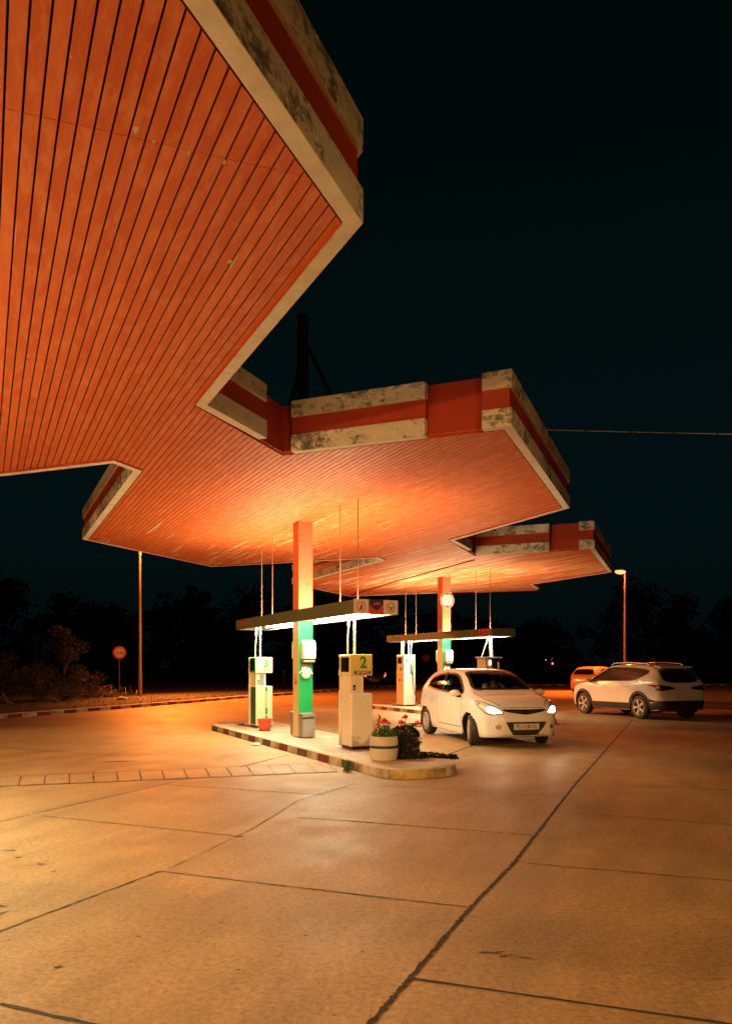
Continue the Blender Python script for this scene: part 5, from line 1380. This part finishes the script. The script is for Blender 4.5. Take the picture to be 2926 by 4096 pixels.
tm = (M['treeleaf'], M['bark'])
lab = ['dense dark tree', 'broad dark tree', 'tall narrow dark tree']
protos = []
spots = [(-36,72,9.5,4.6,0,'at the far left edge'),(-30,78,8.6,4.4,1,'second from the left edge, above the bushes'),(-25.5,75,7.0,3.8,1,'behind the round no-overtaking sign'),(-19.5,76,8.0,4.0,0,'left of the tall street lamp pole'),
         (-17.4,78,10.6,1.9,2,'rising just right of the tall lamp pole'),(-13.2,80,9.3,4.6,1,'behind the left end of the nearer light box'),(-7.6,82,8.2,4.4,0,'behind pump 3'),(-3.0,80,12.6,5.0,1,'taller than its neighbours, behind the nearer column'),
         (2.5,86,9.0,4.8,0,'behind pump 2'),(8,90,7.6,4.4,1,'behind pump 4'),(14,92,7.2,4.4,0,'behind the roof of the white hatchback'),(22,96,6.4,4.2,1,'above the right half of the hatchback roof'),
         (31.5,92,11.5,4.6,0,'beside the right street lamp'),(37.5,90,9.4,4.4,1,'above the front of the white SUV'),(44,88,9.6,4.6,0,'above the middle of the white SUV'),(50,86,10.6,5.0,1,'at the right edge of the picture')]
for i, (x, y, h, rx, kd, where) in enumerate(spots):
    clump_tree('tree', '%s against the night sky, %s' % (lab[kd], where), (x,y,0), h, rx*(1.25 if kd < 2 else 1), 30, tm, 'dark trees beyond the station', 2600, .55, .2, 40+i, .02)

# utility pole with struts, cable, distant house
RT = H+.645
t = thing('roof_mast', 'dark mast with slanting struts standing on the canopy roof above the nearer column', 'mast', (CP.x,CP.y,RT))
mb = MB(); mb.cyl((0,0,0),(0,0,1.9),.15,.125,n=14); mb.cyl((0,0,1.9),(0,0,8.55-RT),.118,.112,n=14); mb.build('pole', M['wood'], t, smooth=True)
mb = MB(); mb.cyl((1.46,.1,0),(.08,.0,2.95),.045,.04,n=8); mb.build('strut', M['wood'], t, smooth=True)
mb = MB(); mb.cyl((-.62,.15,0),(-.06,.0,2.6),.045,.04,n=8); mb.build('strut', M['wood'], t, smooth=True)
t = thing('overhead_cable', 'thin overhead cable crossing the night sky right of the canopy', 'cable', (CP.x,CP.y,6.42))
def cab(x): return (x, .012*x, -.016*x+.0009*(x-9)**2-.0729)
mb = MB(); mb.tube([cab(i*1.0) for i in range(19)], .0105, 6); mb.build('wire', M['pipe'], t)
for k in (5.66,6.55,7.44,8.33,9.22):
    p = Vector(cab(k)); mb = MB(); mb.cyl(p-Vector((.02,0,0)),p+Vector((.02,0,0)),.014,n=6); mb.build('spacer', M['black'], t)
t = thing('house', 'distant dark house with four small lit windows beyond the hatchback', 'house', (36.5,155,0))
mb = MB(); mb.box(-4,4,0,8,0,4.6); mb.build('wall', M['housedark'], t)
mb = MB(); mb.add([(-4.4,-.4,4.6),(4.4,-.4,4.6),(4.4,8.4,4.6),(-4.4,8.4,4.6),(-1,4,6.4),(1,4,6.4)],[(0,1,5,4),(1,2,5),(2,3,4,5),(3,0,4),(3,2,1,0)]); mb.build('roof', M['roof'], t)
for x, z, w in ((.22,4.12,.28),(.28,2.80,.60),(1.42,2.98,.36),(1.42,1.95,.32)):
    mb = MB(); mb.box(x-w/2,x+w/2,-.03,.02,z-.2,z+.2); mb.build('window', M['windowlit'], t)

# ------------------------------------------------------------------ light
w = bpy.data.worlds.new('World'); scene.world = w; w.use_nodes = True
nt = w.node_tree; nt.nodes.clear()
out = nt.nodes.new('ShaderNodeOutputWorld'); bg = nt.nodes.new('ShaderNodeBackground')
tc = nt.nodes.new('ShaderNodeTexCoord'); sp = nt.nodes.new('ShaderNodeSeparateXYZ'); nt.links.new(tc.outputs['Generated'], sp.inputs[0])
rp = ramp(nt, [(0,(.0007,.0024,.0026)),(.18,(.0007,.0040,.0045)),(.42,(.0004,.0032,.0035)),(.75,(.0002,.0014,.0012))], sp.outputs['Z'])
nt.links.new(rp.outputs[0], bg.inputs[0]); bg.inputs[1].default_value = 1.0; nt.links.new(bg.outputs[0], out.inputs[0])

spot('street_lamp_light', (-9.35,35.65,7.55), (-3.5,34,0), SOD, 20000, rad(128), .7)
point('street_lamp_light', (-9.7,35.3,7.2), SOD, 1300, .15)
spot('street_lamp_light', (14.5,43.8,6.80), (11.0,43.0,0), (1.0,.16,.018), 15000, rad(92), 1.0)
point('street_lamp_light', (14.3,43.7,6.72), (1.0,.16,.018), 360, .2)
WARM = (1.0,.49,.14)
# assumed forecourt lamp behind the camera, left, added to light fascia and near ground
t = thing('added_forecourt_lamp', 'low assumed forecourt lamp post behind the camera, outside the picture', 'lamp', (-5.6,-4.4,0))
mb = MB(); mb.cyl((0,0,0),(0,0,2.9),.05,.04,n=10); mb.build('pole', M['lamppost'], t)
mb = MB(); mb.lathe([(.16,0),(.18,.05),(.05,.16),(.02,.2)], 16, 0, Matrix.Translation((0,0,3.14))); mb.build('shade', M['lamppost'], t)
point('added_forecourt_lamp_light', (-5.6,-4.4,3.02), WARM, 1700, .12)
lamp((-14.6,8.0,.1), 4.6, (.6,.0), 'added fill lamp beside the verge, outside the left of the picture', M['sodium'])  # unseen lamp and spot added to brighten the SUV and left ground
spot('street_lamp_light', (-13.6,8.0,4.42), (-8.8,9.6,.0), WARM, 3600, rad(98), .35)
t = copy_tree(t); t.location = (7.5,-9.5,0); t['label'] = 'second, added fill lamp post behind the camera, outside the picture'
t.scale = (1,1,2); t['label'] = 'tall added fill lamp post behind the camera on the right, outside the picture'
spot('added_forecourt_lamp_light', (7.5,-9.5,6.0), (2.2,5.5,0), (1.0,.52,.17), 7500, rad(40), .9, .12)  # fill light added to even out the right and foreground ground
point('added_forecourt_lamp_light', (7.5,-9.5,6.0), WARM, 560, .12)  # weak added fill for the right-hand fascia faces

# headlight beams
for sd in (-1,1):
    Mw = Matrix.Translation((2.47,16.25,0)) @ Matrix.Rotation(hdg,4,'Z')
    spot('headlight_light', Mw @ Vector((1.99,sd*.55,.66)), Mw @ Vector((9,sd*.5,0.0)), (1,.74,.40), 45, rad(70), .8, .05)

# ------------------------------------------------------------------ camera
cd = bpy.data.cameras.new('camera'); cam = bpy.data.objects.new('camera', cd); C.objects.link(cam)
cam.location = (0,0,1.55); cam.rotation_euler = (rad(90),0,0)
cd.sensor_fit = 'AUTO'; cd.sensor_width = 36; cd.lens = 36*1690/2274; cd.shift_y = (1478-1137)/2274; cd.clip_end = 1000; cd.clip_start = .05
scene.camera = cam
vs = scene.view_settings; scene.display_settings.display_device = 'sRGB'
vs.view_transform = 'Standard'; vs.look = 'None'; vs.exposure = .3; vs.gamma = 1; vs.use_curve_mapping = False
cy = scene.cycles
cy.use_denoising = True; cy.max_bounces = 6; cy.diffuse_bounces = 4; cy.glossy_bounces = 3; cy.transparent_max_bounces = 12
cy.sample_clamp_indirect = 3; cy.caustics_reflective = False; cy.caustics_refractive = False
